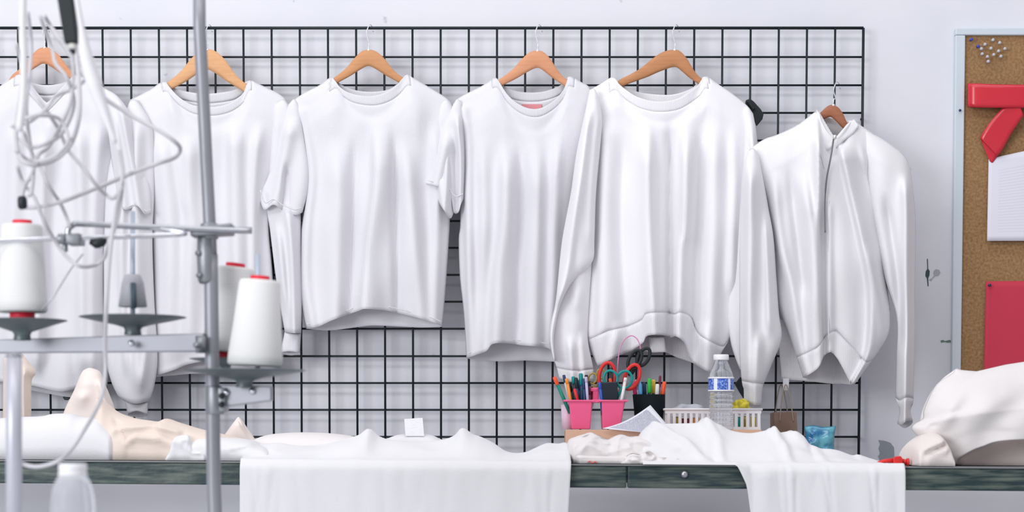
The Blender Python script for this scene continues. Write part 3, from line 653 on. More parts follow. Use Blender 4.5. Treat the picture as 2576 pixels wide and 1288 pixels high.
# central T-shirt on the table
g = thing('draped_t_shirt', Vector((at(1030,1165,4.7).x, 4.7, tab(-.2))), 'white T-shirt laid flat over the table edge with its label sticking up', 'T-shirt')
def bot5(px): return 1300
drape('body', M_TABLEW, [(622,1160),(630,1150),(639,1141),(654,1119),(680,1116),(703,1115),(745,1122),(809,1119),(862,1107),(900,1096),(915,1087),(927,1080),(938,1088),(953,1099),(985,1108),(1040,1112),(1100,1109),(1143,1098),(1163,1082),(1188,1095),(1210,1100),(1241,1115),(1269,1134),(1296,1141),(1323,1139),(1346,1128),(1375,1116),(1404,1117),(1422,1114),(1432,1122)],
      bot5, 5.0, g, seed=4, amp=.0035, nsc=.09, hangR=-8, hangf=[(690,680,14,.004),(665,660,8,.003),(1340,1345,16,.003),(1372,1376,10,.004)], crease=.003,
      folds=[([(927,1080),(915,1110),(900,1150)],26,.006),([(1163,1082),(1180,1110),(1200,1150)],30,.006)])
mound('back_collar', M_TABLEW, [(948,1112),(972,1104),(1000,1094),(1030,1091),(1065,1091),(1090,1096),(1112,1106),(1140,1114)], 4.93, 5.06, g, seed=6, amp=.001, nsc=.1, pw=.5, nu=50)
M_TAG = mottle(mat('care_tag', (.85, .85, .88), .7), (.80, .80, .83), (.70, .70, .76), scale=(.3, 1, 3), nscale=160, lo=.5, hi=.75)
MB().hexa([at(1017,1054,4.96), at(1063,1051,4.96), at(1067,1097,4.945), at(1020,1097,4.945)], [at(1017,1054,4.9615), at(1063,1051,4.9615), at(1067,1097,4.9465), at(1020,1097,4.9465)]).build('care_label', M_TAG, g, smooth=False)
g.children[-1]['label'] = 'square white care label with faint print'

mound('folded_cloth', M_CREAM, [(1436,1162),(1438,1140),(1480,1142),(1520,1143),(1560,1142),(1600,1140),(1660,1142),(1720,1150),(1730,1164)], 4.60, 4.88, seed=12, amp=.002, nsc=.05, pw=.35, ridges=[([(1440,1156),(1560,1157),(1700,1157)],1.5,.008),([(1440,1149),(1520,1150),(1600,1149)],1.5,.006)],
      label='flat folded cream cloth lying under the crumpled white cloths', cat='cloth')
mound('crumpled_cloth', M_CREAM, [(1424,1130),(1432,1106),(1450,1098),(1470,1092),(1487,1088),(1505,1096),(1528,1105),(1545,1098),(1562,1093),(1585,1098),(1612,1098),(1640,1110),(1665,1130),(1680,1148)], 4.625, 4.90, seed=13, amp=.007, nsc=.045, crease=.022, pw=.6, nu=120, nv=50,
      ridges=[([(1440,1120),(1480,1108),(1530,1116)],5,.012),([(1450,1148),(1520,1140),(1580,1125)],4,.010)], label='crumpled white cloth in front of the cardboard tray', cat='cloth')
mound('crumpled_cloth', M_CREAM, [(1560,1166),(1575,1148),(1590,1140),(1610,1142),(1630,1132),(1650,1146),(1680,1150),(1710,1154),(1730,1166)], 4.585, 4.66, seed=17, amp=.009, nsc=.022, crease=.018, pw=.6, nu=90, nv=40,
      label='small ragged white cloth scrap at the table edge above the board seam', cat='cloth')
def bot7(px): return float(np.interp(px, [1600,1826,1838,1856,1866,2236], [1160,1160,1182,1222,1300,1300]))
drape('draped_garment', M_TABLEW, [(1606,1120),(1610,1095),(1622,1080),(1636,1070),(1677,1067),(1751,1065),(1773,1059),(1804,1073),(1836,1088),(1877,1092),(1906,1088),(1944,1081),(1960,1089),(1994,1086),(2017,1102),(2036,1126),(2080,1135),(2134,1154),(2154,1150),(2200,1162),(2232,1170),(2236,1176)],
      bot7, 4.98, seed=21, amp=.006, nsc=.12, crease=.008, hangf=[(1960,1966,10,.008),(2045,2062,9,.005),(2160,2166,9,.006),(1900,1910,30,.004)],
      folds=[([(1640,1070),(1720,1120),(1760,1165)],16,.014),([(1773,1059),(1800,1110),(1800,1160)],12,.010),([(1944,1081),(1962,1120),(1964,1165)],12,.012),([(2000,1090),(2040,1130),(2050,1170)],14,.008),([(1700,1140),(1780,1150),(1790,1165)],10,-.006)], peak=.4,
      label='large bright white garment spread over the right part of the table', cat='garment')
# cream garment at the right end
g = thing('piled_sweatshirt', Vector((at(2450,1170,4.7).x, 4.7, tab(1.1))), 'big cream sweatshirt piled at the right end of the table', 'sweatshirt')
panel('body', M_CREAM, g, L=[(2404,930),(2397,941),(2363,963),(2346,986),(2326,1031),(2323,1054),(2300,1069),(2297,1082),(2330,1110),(2360,1125),(2374,1146),(2380,1168)],
      R=[(2700,900),(2720,1000),(2720,1100)], T=[(2404,930),(2423,933),(2457,936),(2530,919),(2620,905),(2700,900)],
      B=[(2380,1168),(2392,1171),(2403,1166),(2412,1153),(2443,1134),(2471,1123),(2530,1108),(2720,1100)], Y=4.74, th=.13, nu=90, nv=70, ramp=120, namp=.008, nsc=(90, 60), power=3.2, sharpT=True,
      folds=[([(2430,960),(2385,1040),(2370,1100)],26,22,.014),([(2520,980),(2440,1090),(2400,1165)],50,40,.008,60,20),([(2352,1060),(2335,1095)],14,12,-.016,10)], seed=37, back=False, solid=.004)
mound('inner_layer', M_PINKISH, [(2378,1171),(2392,1150),(2420,1130),(2470,1110),(2540,1095),(2640,1085),(2720,1090)], 4.72, 4.95, g, seed=31, amp=.010, nsc=.09, pw=.6, crease=.01)
mound('rolled_edge', cloth('pale_cream_fleece', (0.80, 0.73, 0.70)), [(2283,1168),(2285,1146),(2290,1124),(2302,1108),(2325,1092),(2350,1090),(2366,1110),(2374,1140),(2382,1170)], 4.545, 4.80, g, seed=32, amp=.006, nsc=.05, pw=.6, nu=60,
      ridges=[([(2300,1130),(2330,1118),(2352,1108)],6,.016),([(2305,1155),(2335,1140),(2360,1130)],7,.018),([(2300,1143),(2330,1130),(2360,1118)],4,-.014)])
panel('rear_fold', M_CREAM, g, L=[(2398,938),(2364,960),(2340,990),(2318,1040),(2312,1100),(2312,1160)], R=[(2480,934),(2520,1000),(2530,1100),(2530,1160)], T=[(2398,938),(2406,928),(2425,932),(2480,936)], B=[(2312,1165),(2420,1168),(2530,1165)], Y=4.80, th=.05, nu=40, nv=50, ramp=40, seed=38)

# ------------------------------------------------------------------ things on the table by the wall
YC = 4.99           # caddy distance
tz = tab(.3)
# cardboard tray
ty = at(1500, 1082, YC-.07).z
xL, xR = at(1422, 0, 5).x, at(1902, 0, 5).x
crd = thing('cardboard_tray', Vector(((xL+xR)/2, YC, tz)), 'low brown cardboard tray carrying the pink caddy and white basket', 'tray')
MB().box(xL, xR, YC-.075, YC+.10, tz+.001, ty-.001).build('tray_base', M_CARD, crd, smooth=False, bevel=.002)
mb = MB(); mb.box(xL-.002, xR+.002, YC-.079, YC-.0755, tz+.001, ty+.001)
mb.build('front_flap', mat('cardboard_light', (0.66, 0.42, 0.30), .85), crd, smooth=False)

# pink caddy
def px_x(px, Y): return (px-CX)/F*Y
def px_z(py, Y): return ZC+(HOR-py)/F*Y
cad = thing('pink_caddy', at(1495, 1080, YC), 'hot pink two-cup plastic caddy stuffed with pens and scissors', 'caddy')
def cup(x0, x1, xb0, xb1, name):
    yt, yb = 1011, 1080; Yf, Yb_ = YC-.045, YC+.045
    o4 = [(x0, Yf), (x1, Yf), (x1, Yb_), (x0, Yb_)]
    mb = MB(); vs = []
    for (xx0, xx1, z, inset) in ((x0, x1, px_z(yt, YC), 0), (xb0, xb1, px_z(yb, YC)+.001, .008)):
        vs += [Vector((px_x(xx0, YC), Yf+inset, z)), Vector((px_x(xx1, YC), Yf+inset, z)), Vector((px_x(xx1, YC), Yb_-inset, z)), Vector((px_x(xx0, YC), Yb_-inset, z))]
    mb.add(vs, [(0,1,5,4),(1,2,6,5),(2,3,7,6),(3,0,4,7),(4,5,6,7)])
    return mb.build(name, M_PINK, cad, smooth=False, solid=.0015, bevel=.002)
cup(1431, 1487, 1438, 1483, 'cup'); cup(1512, 1568, 1515, 1558, 'cup')
mb = MB(); zr = px_z(1009, YC)
for (a, b_) in ((1418, 1493), (1505, 1575)):
    xa, xb = px_x(a, YC), px_x(b_, YC)
    mb.tube([(xa, YC-.05, zr), (xb, YC-.05, zr), (xb, YC+.05, zr), (xa, YC+.05, zr)], .0028, 8, closed=True)
mb.box(px_x(1488, YC), px_x(1510, YC), YC-.05, YC+.05, zr-.004, zr+.003)
mb.build('rim', M_PINK, cad, bevel=.001)
mb = MB(); mb.box(px_x(1491, YC), px_x(1506, YC), YC-.008, YC+.008, zr, px_z(975, YC)); mb.box(px_x(1486, YC), px_x(1504, YC), YC-.009, YC+.009, px_z(985, YC), px_z(976, YC))
mb.build('handle', M_PINK, cad, smooth=False, bevel=.002)
# translucent pale cup behind the pink caddy's left
o = MB().lathe(at(1428, 1080, YC+.02), [(.014,0),(.016,.062)], 20, cap=False).build('pale_pink_cup', mat('pale_pink_plastic', (.80,.58,.72), .35), solid=.0015)
tag(o, 'pale pink see-through cup at the left of the hot pink caddy', 'cup')

PENS = 0
def pen(p0, p1, Y, r, body, capc, label, cat='pen', capfrac=.3, name='pen', tip=True):
    a, b = at(*p0, Y), at(*p1, Y+.004)
    t = thing(name, a, label, cat, 'pens and markers on the tray')
    c = a.lerp(b, 1-capfrac)
    MB().tube([a, a.lerp(c, .5), c], r, 10).build('barrel', body, t)
    MB().tube([c, c.lerp(b, .05), c.lerp(b, .9), b], [r*.9, r*1.15, r*1.1, r*.75], 10).build('cap', capc, t)
    return t
P_ = lambda n, c: plain(n, c, .35)
BK = P_('ink_black', (.012,.018,.03)); NV = P_('navy', (.015,.05,.13)); GR = P_('green_plastic', (.0,.22,.16)); RD = P_('red_plastic', (.72,.03,.03)); OR = P_('orange_plastic', (.80,.28,.05))
LI = P_('lilac_plastic', (.50,.47,.68)); WH = P_('white_plastic', (.72,.74,.74)); BL = P_('blue_plastic', (.02,.09,.42)); TE = P_('teal_plastic', (.0,.27,.26)); YE = P_('yellow_plastic', (.72,.52,.06))
SK = P_('sky_plastic', (.12,.42,.72)); PK = P_('bright_pink', (.80,.06,.20)); LG = P_('leaf_green', (.03,.50,.06)); GO = P_('olive_gold', (.42,.32,.05)); MA = P_('dark_maroon', (.16,.02,.04)); VO = P_('vermilion', (.85,.10,.03))
pen((1434,1040),(1394,948),YC-.012,.0045,GR,VO,'red-capped green marker leaning out at the left of the pink caddy','marker',.22,'marker')
pen((1441,1040),(1425,952),YC-.022,.0042,OR,OR,'orange pencil leaning at the left of the pink caddy','pencil',.15,'pencil')
pen((1440,1040),(1418,943),YC+.01,.0036,WH,NV,'white pen with navy cap behind the orange pencil','pen',.2)
pen((1450,1040),(1442,947),YC+.015,.0045,BK,TE,'black marker with dark teal cap next to the orange pencil','marker',.2,'marker')
pen((1456,1040),(1449,950),YC-.005,.0042,NV,BK,'short navy pen in the middle of the left caddy cup','pen',.3)
pen((1462,1040),(1445,978),YC-.028,.0036,MA,RD,'dark pen with a red band low in the left caddy cup','pen',.5)
pen((1466,1040),(1461,939),YC+.0,.0048,NV,TE,'tallest navy marker with teal cap in the left caddy cup','marker',.3,'marker')
pen((1470,1040),(1475,943),YC+.014,.0038,WH,BK,'pale pen with black end beside the tall navy marker','pen',.12)
pen((1481,1040),(1474,948),YC-.026,.0036,LI,LI,'lilac pen at the front of the left caddy cup','pen',.15)
pen((1482,1040),(1486,972),YC+.0,.0055,MA,MA,'thick maroon marker beside the pink handle','marker',.3,'marker')
pen((1517,1040),(1508,962),YC-.03,.0042,BL,BL,'blue pen at the left corner of the right caddy cup','pen',.2)
pen((1557,1042),(1574,950),YC-.036,.0040,WH,WH,'white pen leaning right in front of the teal scissors','pen',.1)

def scissors(c1, c2, r1, r2, piv, tip, Y, m, blade, label, rt=.0035, ang1=0, ang2=0, asp=.75):
    t = thing('scissors', at(*piv, Y), label, 'scissors', 'scissors in the pink caddy')
    for k, (c, r, ang) in enumerate(((c1, r1, ang1), (c2, r2, ang2))):
        loop = []
        for i in range(24):
            a = 2*math.pi*i/24; lx, ly = r*asp*math.cos(a), r*math.sin(a)
            loop.append(at(c[0]+lx*math.cos(ang)-ly*math.sin(ang), c[1]+lx*math.sin(ang)+ly*math.cos(ang), Y+.006*k))
        mb = MB(); mb.tube(loop, rt, 8, closed=True)
        s = Vector((piv[0]-c[0], piv[1]-c[1])); s = s.normalized()
        mb.tube([at(c[0]+s.x*r*.95, c[1]+s.y*r*.95, Y+.006*k), at(piv[0], piv[1], Y+.003)], [rt, rt*1.2], 8)
        mb.build('handle', m, t)
    for k in (-1, 1):
        p = at(*piv, Y+.003+.001*k); q = at(tip[0]+k*3, tip[1], Y+.003+.001*k); d = (q-p).normalized(); sd = Vector((d.z, 0, -d.x))
        w = .006
        vs = [p+sd*w, p-sd*w, q-sd*.0008, q+sd*.0008]; n = Vector((0, .0012, 0))
        MB().hexa(vs, [v+n for v in vs]).build('blade', blade, t, smooth=False)
    return t
scissors((1527,948),(1590,948),36,32,(1540,1005),(1535,1062),YC+.010,RD,M_STEEL,'large red-handled scissors with hooked loops in the pink caddy',.0048,.1,.35,.55)
scissors((1536,952),(1571,955),20,22,(1552,1002),(1545,1062),YC-.012,TE,M_STEEL,'teal-handled scissors at the front of the pink caddy',.0034,-.2,.3,.85)
scissors((1597,905),(1619,898),26,24,(1584,945),(1560,1050),YC+.022,M_BLACK,M_STEEL,'black-handled scissors sticking highest out of the caddy',.0046,.5,.5,.55)
scissors((1491,952),(1512,940),13,12,(1497,985),(1478,1055),YC+.026,GO,M_STEEL,'small gold-handled scissors beside the pink handle',.0022,.2,-.3,.8)
pen((1445,1040),(1433,962),YC+.026,.0042,BK,BK,'stubby black pen at the back left of the caddy','pen',.3)
pen((1458,1040),(1455,956),YC+.028,.0045,BK,NV,'black and navy marker at the back of the left caddy cup','marker',.3,'marker')
pen((1473,1040),(1468,952),YC-.016,.0042,NV,NV,'plain navy pen between the tall marker and the lilac pen','pen',.3)
pen((1479,1040),(1482,958),YC+.024,.0045,BK,BK,'black marker behind the lilac pen','marker',.3,'marker')
# black case in the right cup
o = MB().hexa([at(1510,962,YC-.028), at(1553,960,YC-.028), at(1556,1045,YC-.028), at(1512,1045,YC-.028)], [at(1510,962,YC-.018), at(1553,960,YC-.018), at(1556,1045,YC-.018), at(1512,1045,YC-.018)]).build('black_case', BK, smooth=False, bevel=.002)
tag(o, 'flat black case standing in the right cup of the pink caddy', 'case')
pen((1543,1040),(1537,925),YC+.004,.0036,BK,BK,'thin black pen between the red scissor loops','pen',.1)
pen((1556,1040),(1534,952),YC-.002,.0040,OR,VO,'orange-red pen inside the left teal scissor loop','pen',.3)
# pink cord loop
P = crom([tuple(at(x, y, YC+.03)) for x, y in [(1549,1050),(1551,980),(1553,935),(1557,890),(1567,860),(1585,845),(1600,850),(1609,866),(1611,885),(1606,930),(1600,1000)]], 8)
o = MB().tube(P, .0014, 8).build('looped_wire', M_PINKC); tag(o, 'thin pink wire arching in a tall loop above the caddy', 'wire')

# black cup with pens
Y2 = 5.03
cupb = thing('pen_cup', at(1632, 1082, Y2), 'black pen cup with coloured pens right of the pink caddy', 'cup')
MB().lathe(at(1632, 1082, Y2), [(.034,0.001),(.037,.045),(.041,.090),(.039,.090),(.035,.045),(.032,.004)], 28, cap=True).build('cup_body', mat('matte_black', (.006,.011,.014), .8, spec=.15), cupb)
for i, (x0, x1, y1, c1, c2, dy, lab) in enumerate([(1606,1593,958,PK,PK,-.01,'pink marker leaning left in the black pen cup'),(1610,1601,955,WH,M_CAP,.016,'white pen behind the pink marker in the black cup'),(1616,1608,960,SK,SK,-.02,'sky blue marker in the black pen cup'),
      (1624,1620,962,BK,NV,.0,'navy marker left of the green highlighter'),(1634,1633,952,LG,LG,-.012,'bright green highlighter in the black pen cup'),(1643,1644,955,YE,YE,.012,'yellow marker beside the bright green highlighter'),
      (1650,1654,966,BL,WH,-.018,'blue pen with white end in the black pen cup'),(1654,1661,945,MA,MA,.018,'thin tall brown pen at the back of the black cup'),(1658,1672,960,VO,VO,-.008,'orange-red marker leaning right in the black pen cup')]):
    pen((x0,1040),(x1,y1),Y2+dy,.0048 if i not in (1,7) else .003,BK if c1 in (LG,YE,VO,PK,SK) else c1,c2,lab,'marker' if 'marker' in lab or 'highlighter' in lab else 'pen',.42 if i not in (1,7) else .3,'marker' if 'marker' in lab else ('highlighter' if 'highlighter' in lab else 'pen'))
# leaning printed sheet
M_PRINT = mat('printed_sheet', (.80,.79,.86), .7)
nt = M_PRINT.node_tree; tc = nt.nodes.new('ShaderNodeTexCoord'); sp = nt.nodes.new('ShaderNodeSeparateXYZ'); nt.links.new(tc.outputs['UV'], sp.inputs[0])
def mth(nt, op, a, b=None):
    n = nt.nodes.new('ShaderNodeMath'); n.operation = op
    for i, q in enumerate((a, b)):
        if q is None: continue
        if isinstance(q, (int, float)): n.inputs[i].default_value = q
        else: nt.links.new(q, n.inputs[i])
    return n.outputs[0]
u, v_ = sp.outputs[0], sp.outputs[1]
inside = mth(nt, 'MULTIPLY', mth(nt, 'MULTIPLY', mth(nt, 'GREATER_THAN', u, .09), mth(nt, 'LESS_THAN', u, .91)), mth(nt, 'MULTIPLY', mth(nt, 'GREATER_THAN', v_, .06), mth(nt, 'LESS_THAN', v_, .93)))
lines = mth(nt, 'GREATER_THAN', mth(nt, 'SINE', mth(nt, 'MULTIPLY', v_, 260)), -.25)
mp = nt.nodes.new('ShaderNodeMapping'); mp.inputs['Scale'].default_value = (60, 41, 1); nn = nt.nodes.new('ShaderNodeTexNoise'); nn.inputs['Scale'].default_value = 1; nn.inputs['Detail'].default_value = 1
nt.links.new(tc.outputs['UV'], mp.inputs[0]); nt.links.new(mp.outputs[0], nn.inputs['Vector'])
ink = mth(nt, 'MULTIPLY', mth(nt, 'MULTIPLY', inside, lines), mth(nt, 'GREATER_THAN', nn.outputs['Fac'], .42))
mx = nt.nodes.new('ShaderNodeMixRGB'); nt.links.new(ink, mx.inputs[0]); mx.inputs[1].default_value = (.76,.76,.83,1); mx.inputs[2].default_value = (.16,.17,.26,1)
nt.links.new(mx.outputs[0], nt.nodes['Principled BSDF'].inputs['Base Color'])
def sheet(name, corners, bend, m, n=16):
    """corners: 4 world points (u0v0,u1v0,u1v1,u0v1); bend vector added as sin"""
    me = bpy.data.meshes.new(name); vs = []; fs = []; org = sum(corners, Vector())/4
    for j in range(n+1):
        for i in range(n+1):
            a, b = i/n, j/n
            p = corners[0].lerp(corners[1], a).lerp(corners[3].lerp(corners[2], a), b)+bend*math.sin(math.pi*a)
            vs.append(p-org)
    for j in range(n):
        for i in range(n): q = j*(n+1)+i; fs.append((q, q+1, q+n+2, q+n+1))
    me.from_pydata([tuple(v) for v in vs], [], fs); uv = me.uv_layers.new()
    for p in me.polygons:
        p.use_smooth = True
        for li in p.loop_indices:
            k = me.loops[li].vertex_index; uv.data[li].uv = ((k % (n+1))/n, (k//(n+1))/n)
    me.materials.append(m); o = bpy.data.objects.new(name, me); COL.objects.link(o); o.location = org
    s = o.modifiers.new('solid', 'SOLIDIFY'); s.thickness = .0006
    return o
o = sheet('printed_sheet', [at(1515,1078,4.90), at(1636,1019,4.915), at(1676,1066,4.90), at(1600,1086,4.875)], Vector((.0,-.004,-.009)), M_PRINT)
tag(o, 'printed paper sheet curling up in front of the pink caddy and black cup', 'paper')

# white basket
Yb0 = 4.985
bk = thing('plastic_basket', at(1795, 1084, Yb0+.04), 'white slotted plastic basket standing behind the water bottle', 'basket')
def bx_(x): return px_x(x, Yb0)
mb = MB(); zt_, zb_ = px_z(1030, Yb0), px_z(1083, Yb0)
for Y in (Yb0, Yb0+.10):
    mb.box(bx_(1673), bx_(1915), Y-.002, Y+.002, px_z(1040, Yb0), zt_)
    mb.box(bx_(1682), bx_(1906), Y-.002, Y+.002, zb_, px_z(1074, Yb0))
    x = 1678
    while x < 1915:
        mb.box(bx_(x), bx_(x+7.5), Y-.0018, Y+.0018, zb_, zt_); x += 14.2
for X in (1676, 1912):
    mb.box(bx_(X)-.002, bx_(X)+.002, Yb0, Yb0+.10, px_z(1042, Yb0), zt_)
    mb.box(bx_(X)-.002, bx_(X)+.002, Yb0, Yb0+.10, zb_, px_z(1074, Yb0))
    for k in range(7): mb.box(bx_(X)-.0018, bx_(X)+.0018, Yb0+.014*k+.003, Yb0+.014*k+.010, zb_, zt_)
mb.box(bx_(1682), bx_(1906), Yb0, Yb0+.10, zb_, zb_+.003)
mb.build('basket_body', M_BASKET, bk, smooth=False)
mb = MB(); mb.tube([(bx_(1671), Yb0-.003, zt_), (bx_(1917), Yb0-.003, zt_), (bx_(1917), Yb0+.103, zt_), (bx_(1671), Yb0+.103, zt_)], .003, 8, closed=True); mb.build('rim', M_BASKET, bk)
for i, (x0, x1, y0, c, lab) in enumerate([(1690,1712,1046,GO,'olive box inside the left end of the basket'),(1714,1735,1050,MA,'maroon spool inside the basket left of the bottle'),(1740,1760,1048,OR,'orange spool inside the basket left of the bottle'),
      (1850,1866,1046,TE,'teal spool inside the basket right of the bottle'),(1870,1884,1044,GO,'olive spool in the middle of the basket right end'),(1888,1902,1046,YE,'yellow spool inside the right end of the basket')]):
    r = m2((x1-x0)/2, Yb0+.03)
    cc = Vector((px_x((x0+x1)/2, Yb0+.03), Yb0+.03, zb_+.004)); H = px_z(y0, Yb0+.03)-zb_-.004
    t = thing('thread_spool', cc, lab, 'spool', 'spools in the white basket')
    MB().lathe(cc, [(r*.9,.003),(r*.9,H-.003)], 16).build('thread', c, t)
    MB().lathe(cc, [(r,0),(r,.003)], 16).build('flange', M_BASKET, t); MB().lathe(cc, [(r,H-.003),(r,H)], 16).build('flange', M_BASKET, t)
M_YB = mottle(plain('yellow_bag', (.6,.5,.03), .3), (.45,.36,.01), (.80,.68,.05), nscale=60)
vs = MB(); 
def blob(name, c, rx, ry, rz, m, seed, label, cat, amp=.25, sub=3):
    bm = bmesh.new(); bmesh.ops.create_icosphere(bm, subdivisions=sub, radius=1)
    for v in bm.verts:
        k = 1+amp*noise.noise(v.co*1.7+Vector((seed, 0, 0)))*2
        v.co = Vector((v.co.x*rx*k, v.co.y*ry*k, v.co.z*rz*k))
    me = bpy.data.meshes.new(name); bm.to_mesh(me); bm.free(); me.materials.append(m)
    for p in me.polygons: p.use_smooth = True
    o = bpy.data.objects.new(name, me); COL.objects.link(o); o.location = c; return tag(o, label, cat)
blob('yellow_bag', at(1862,1022,Yb0+.05), .026, .02, .017, M_YB, 3, 'crumpled yellow bag poking out of the basket beside the bottle', 'bag')
blob('clear_bag', at(1735,1028,Yb0+.05), .038, .03, .012, mat('clear_film', (.72,.74,.80), .15, trans=.5, ior=1.1), 5, 'clear crumpled plastic bag on top of the basket left of the bottle', 'bag')
blob('maroon_pincushion', at(1764,1071,4.90), .013, .012, .013, MA, 6, 'dark maroon pincushion peeking over the white garment left of the bottle', 'pincushion', .08)

# water bottle
Yw = 4.925
wb = thing('water_bottle', at(1814, 1080, Yw), 'clear plastic water bottle with blue label in front of the basket', 'bottle')
def H(py): return px_z(py, Yw)-px_z(1085, Yw)
def Rr(w): return m2(w/2, Yw)
prof = [(Rr(50),0),(Rr(58),.004)]
y = 1078
while y > 990:
    prof += [(Rr(61), H(y)), (Rr(60), H(y-5)), (Rr(53), H(y-7))]; y -= 11
prof += [(Rr(61), H(984)), (Rr(61), H(950)), (Rr(60), H(944)), (Rr(52), H(932)), (Rr(40), H(918)), (Rr(31), H(907)), (Rr(30), H(902))]
base = at(1814, 1085, Yw)
MB().lathe(base, prof, 36).build('bottle_body', M_PET, wb)
M_LBL = mat('blue_white_label', (.05,.15,.55), .4)
nt = M_LBL.node_tree; tc = nt.nodes.new('ShaderNodeTexCoord'); sp = nt.nodes.new('ShaderNodeSeparateXYZ'); nt.links.new(tc.outputs['Object'], sp.inputs[0])
w1 = mth(nt, 'LESS_THAN', mth(nt, 'ABSOLUTE', mth(nt, 'ADD', sp.outputs[0], .0165)), .004)
w2 = mth(nt, 'LESS_THAN', mth(nt, 'ABSOLUTE', mth(nt, 'SUBTRACT', sp.outputs[0], .0175)), .003)
vor = nt.nodes.new('ShaderNodeTexNoise'); vor.inputs['Scale'].default_value = 240; nt.links.new(tc.outputs['Object'], vor.inputs['Vector'])
rr = nt.nodes.new('ShaderNodeValToRGB'); rr.color_ramp.elements[0].position = .45; rr.color_ramp.elements[0].color = (.03,.10,.50,1); rr.color_ramp.elements[1].position = .62; rr.color_ramp.elements[1].color = (.30,.42,.78,1)
nt.links.new(vor.outputs['Fac'], rr.inputs['Fac'])
mx = nt.nodes.new('ShaderNodeMixRGB'); nt.links.new(mth(nt, 'MAXIMUM', w1, w2), mx.inputs[0]); nt.links.new(rr.outputs[0], mx.inputs[1]); mx.inputs[2].default_value = (.8,.82,.88,1)
nt.links.new(mx.outputs[0], nt.nodes['Principled BSDF'].inputs['Base Color'])
o = MB().lathe(base, [(Rr(63), H(983)), (Rr(63.5), H(980)), (Rr(63.5), H(954)), (Rr(63), H(951))], 36, cap=False).build('bottle_label', M_LBL, wb, solid=.0005)
MB().lathe(base, [(Rr(64.5), H(984.5)), (Rr(65), H(981))], 36, cap=False).build('label_edge', M_CAP, wb, solid=.0006)
MB().lathe(base, [(Rr(64.5), H(953)), (Rr(65), H(949))], 36, cap=False).build('label_edge', M_CAP, wb, solid=.0006)
MB().lathe(base, [(Rr(38), H(906)), (Rr(39), H(904)), (Rr(39), H(894)), (Rr(36), H(892))], 28).build('cap', M_CAP, wb)
# black bag/clip behind the sleeve, right of the bottle
def poly_prism(name, pts, Y, th, m, parent=None, bevel=.002):
    n = len(pts); vs = [at(x, y, Y) for x, y in pts]+[at(x, y, Y+th) for x, y in pts]
    fs = [tuple(range(n)), tuple(range(2*n-1, n-1, -1))]+[(i, (i+1) % n, n+(i+1) % n, n+i) for i in range(n)]
    return mesh_obj(name, vs, fs, m, parent, smooth=False, bevel=bevel)
o = poly_prism('black_clip', [(1848,966),(1862,948),(1878,960),(1884,1000),(1872,1006),(1858,984)], 5.27, .03, M_BLACK)
tag(o, 'black clip on the grid low down beside the water bottle', 'clip', 'black clips on the grid')
g = thing('black_clip', at(1900, 285, 5.28), 'black clip on the grid at the right shoulder of the crew neck sweatshirt', 'clip', 'black clips on the grid')
poly_prism('clip_body', [(1874,262),(1876,252),(1887,248),(1897,256),(1914,275),(1921,287),(1918,300),(1903,318),(1896,300),(1888,278)], 5.272, .03, M_BLACK, g)
poly_prism('clip_lever', [(1879,256),(1886,252),(1900,272),(1894,276)], 5.262, .012, M_BLACK, g, .001)
o = poly_prism('black_clip', [(158,1000),(160,994),(173,996),(178,1002),(170,1007),(162,1006)], 5.29, .02, M_BLACK)
tag(o, 'small black clip on the grid under the far-left T-shirt', 'clip', 'black clips on the grid')

# paper bag
Yp = 5.2
g = thing('paper_bag', at(1975, 1150, Yp), 'brown kraft paper bag with rope handles on the table against the wall', 'bag')
q = [at(1946,1037,Yp-.03), at(2004,1036,Yp-.03), at(2010,1158,Yp-.03), at(1952,1158,Yp-.03)]
q2 = [at(1937,1039,Yp+.03), at(1990,1038,Yp+.03), at(1996,1158,Yp+.03), at(1938,1158,Yp+.03)]
Z0 = tab(.65)
for v in (q[2], q[3], q2[2], q2[3]): v.z = Z0+.001
MB().hexa(q, q2).build('bag_body', M_KRAFT, g, smooth=False, bevel=.002)
for dy, dx in ((-.032, 0), (.028, -12)):
    P = crom([tuple(at(x+dx, y, Yp+dy)) for x, y in [(1962,1060),(1964,1030),(1970,985),(1977,968),(1984,985),(1992,1030),(1996,1060)]], 6)
    MB().tube(P, .0016, 6).build('handle', mat('twisted_paper', (.42,.33,.26), .8), g)
YB = 5.12
o = panel('blue_packet', M_BLUEPK, None, L=[(2024,1074),(2027,1110),(2028,1160)], R=[(2102,1072),(2098,1110),(2100,1160)], T=[(2024,1074),(2045,1070),(2070,1074),(2102,1072)], B=[(2028,1158),(2065,1160),(2100,1158)], Y=5.10, th=.02, nu=26, nv=26, ramp=30, nsc=(16, 16), namp=.008, seed=41)
tag(o, 'crinkled blue plastic packet standing against the wall right of the paper bag', 'packet')

# red clamp
zcl = tab(1.0)
g = thing('red_clamp', at(2262, 1172, 4.62), 'small red plastic clamp lying on the table beside the cream sweatshirt', 'clamp')
Yc = 4.60
poly_prism('jaw', [(2247,1152),(2252,1148),(2266,1147),(2272,1156),(2270,1171),(2248,1172)], Yc, .03, RD, g)
MB().tube([at(2206,1165,Yc+.012), at(2222,1160,Yc+.012), at(2250,1158,Yc+.012)], [.003,.0045,.006], 10).build('handle', RD, g)
MB().tube([at(2270,1160,Yc+.012), at(2283,1163,Yc+.012)], .006, 12).build('screw', RD, g)
MB().lathe(at(2283,1163,Yc+.012), [(.0095,-.002),(.0095,.003)], 16, M=Matrix.Rotation(math.pi/2, 3, 'Y')).build('knob', RD, g)
# red threads scrap near the cloth
o = MB().tube([at(x, y, 4.595) for x, y in [(1478,1163),(1484,1160),(1490,1165),(1497,1161),(1502,1165)]], .0016, 6).build('thread_scrap', plain('coral_thread', (.75,.2,.18), .8)); tag(o, 'coral thread scrap on the table edge under the folded cream cloth', 'thread')

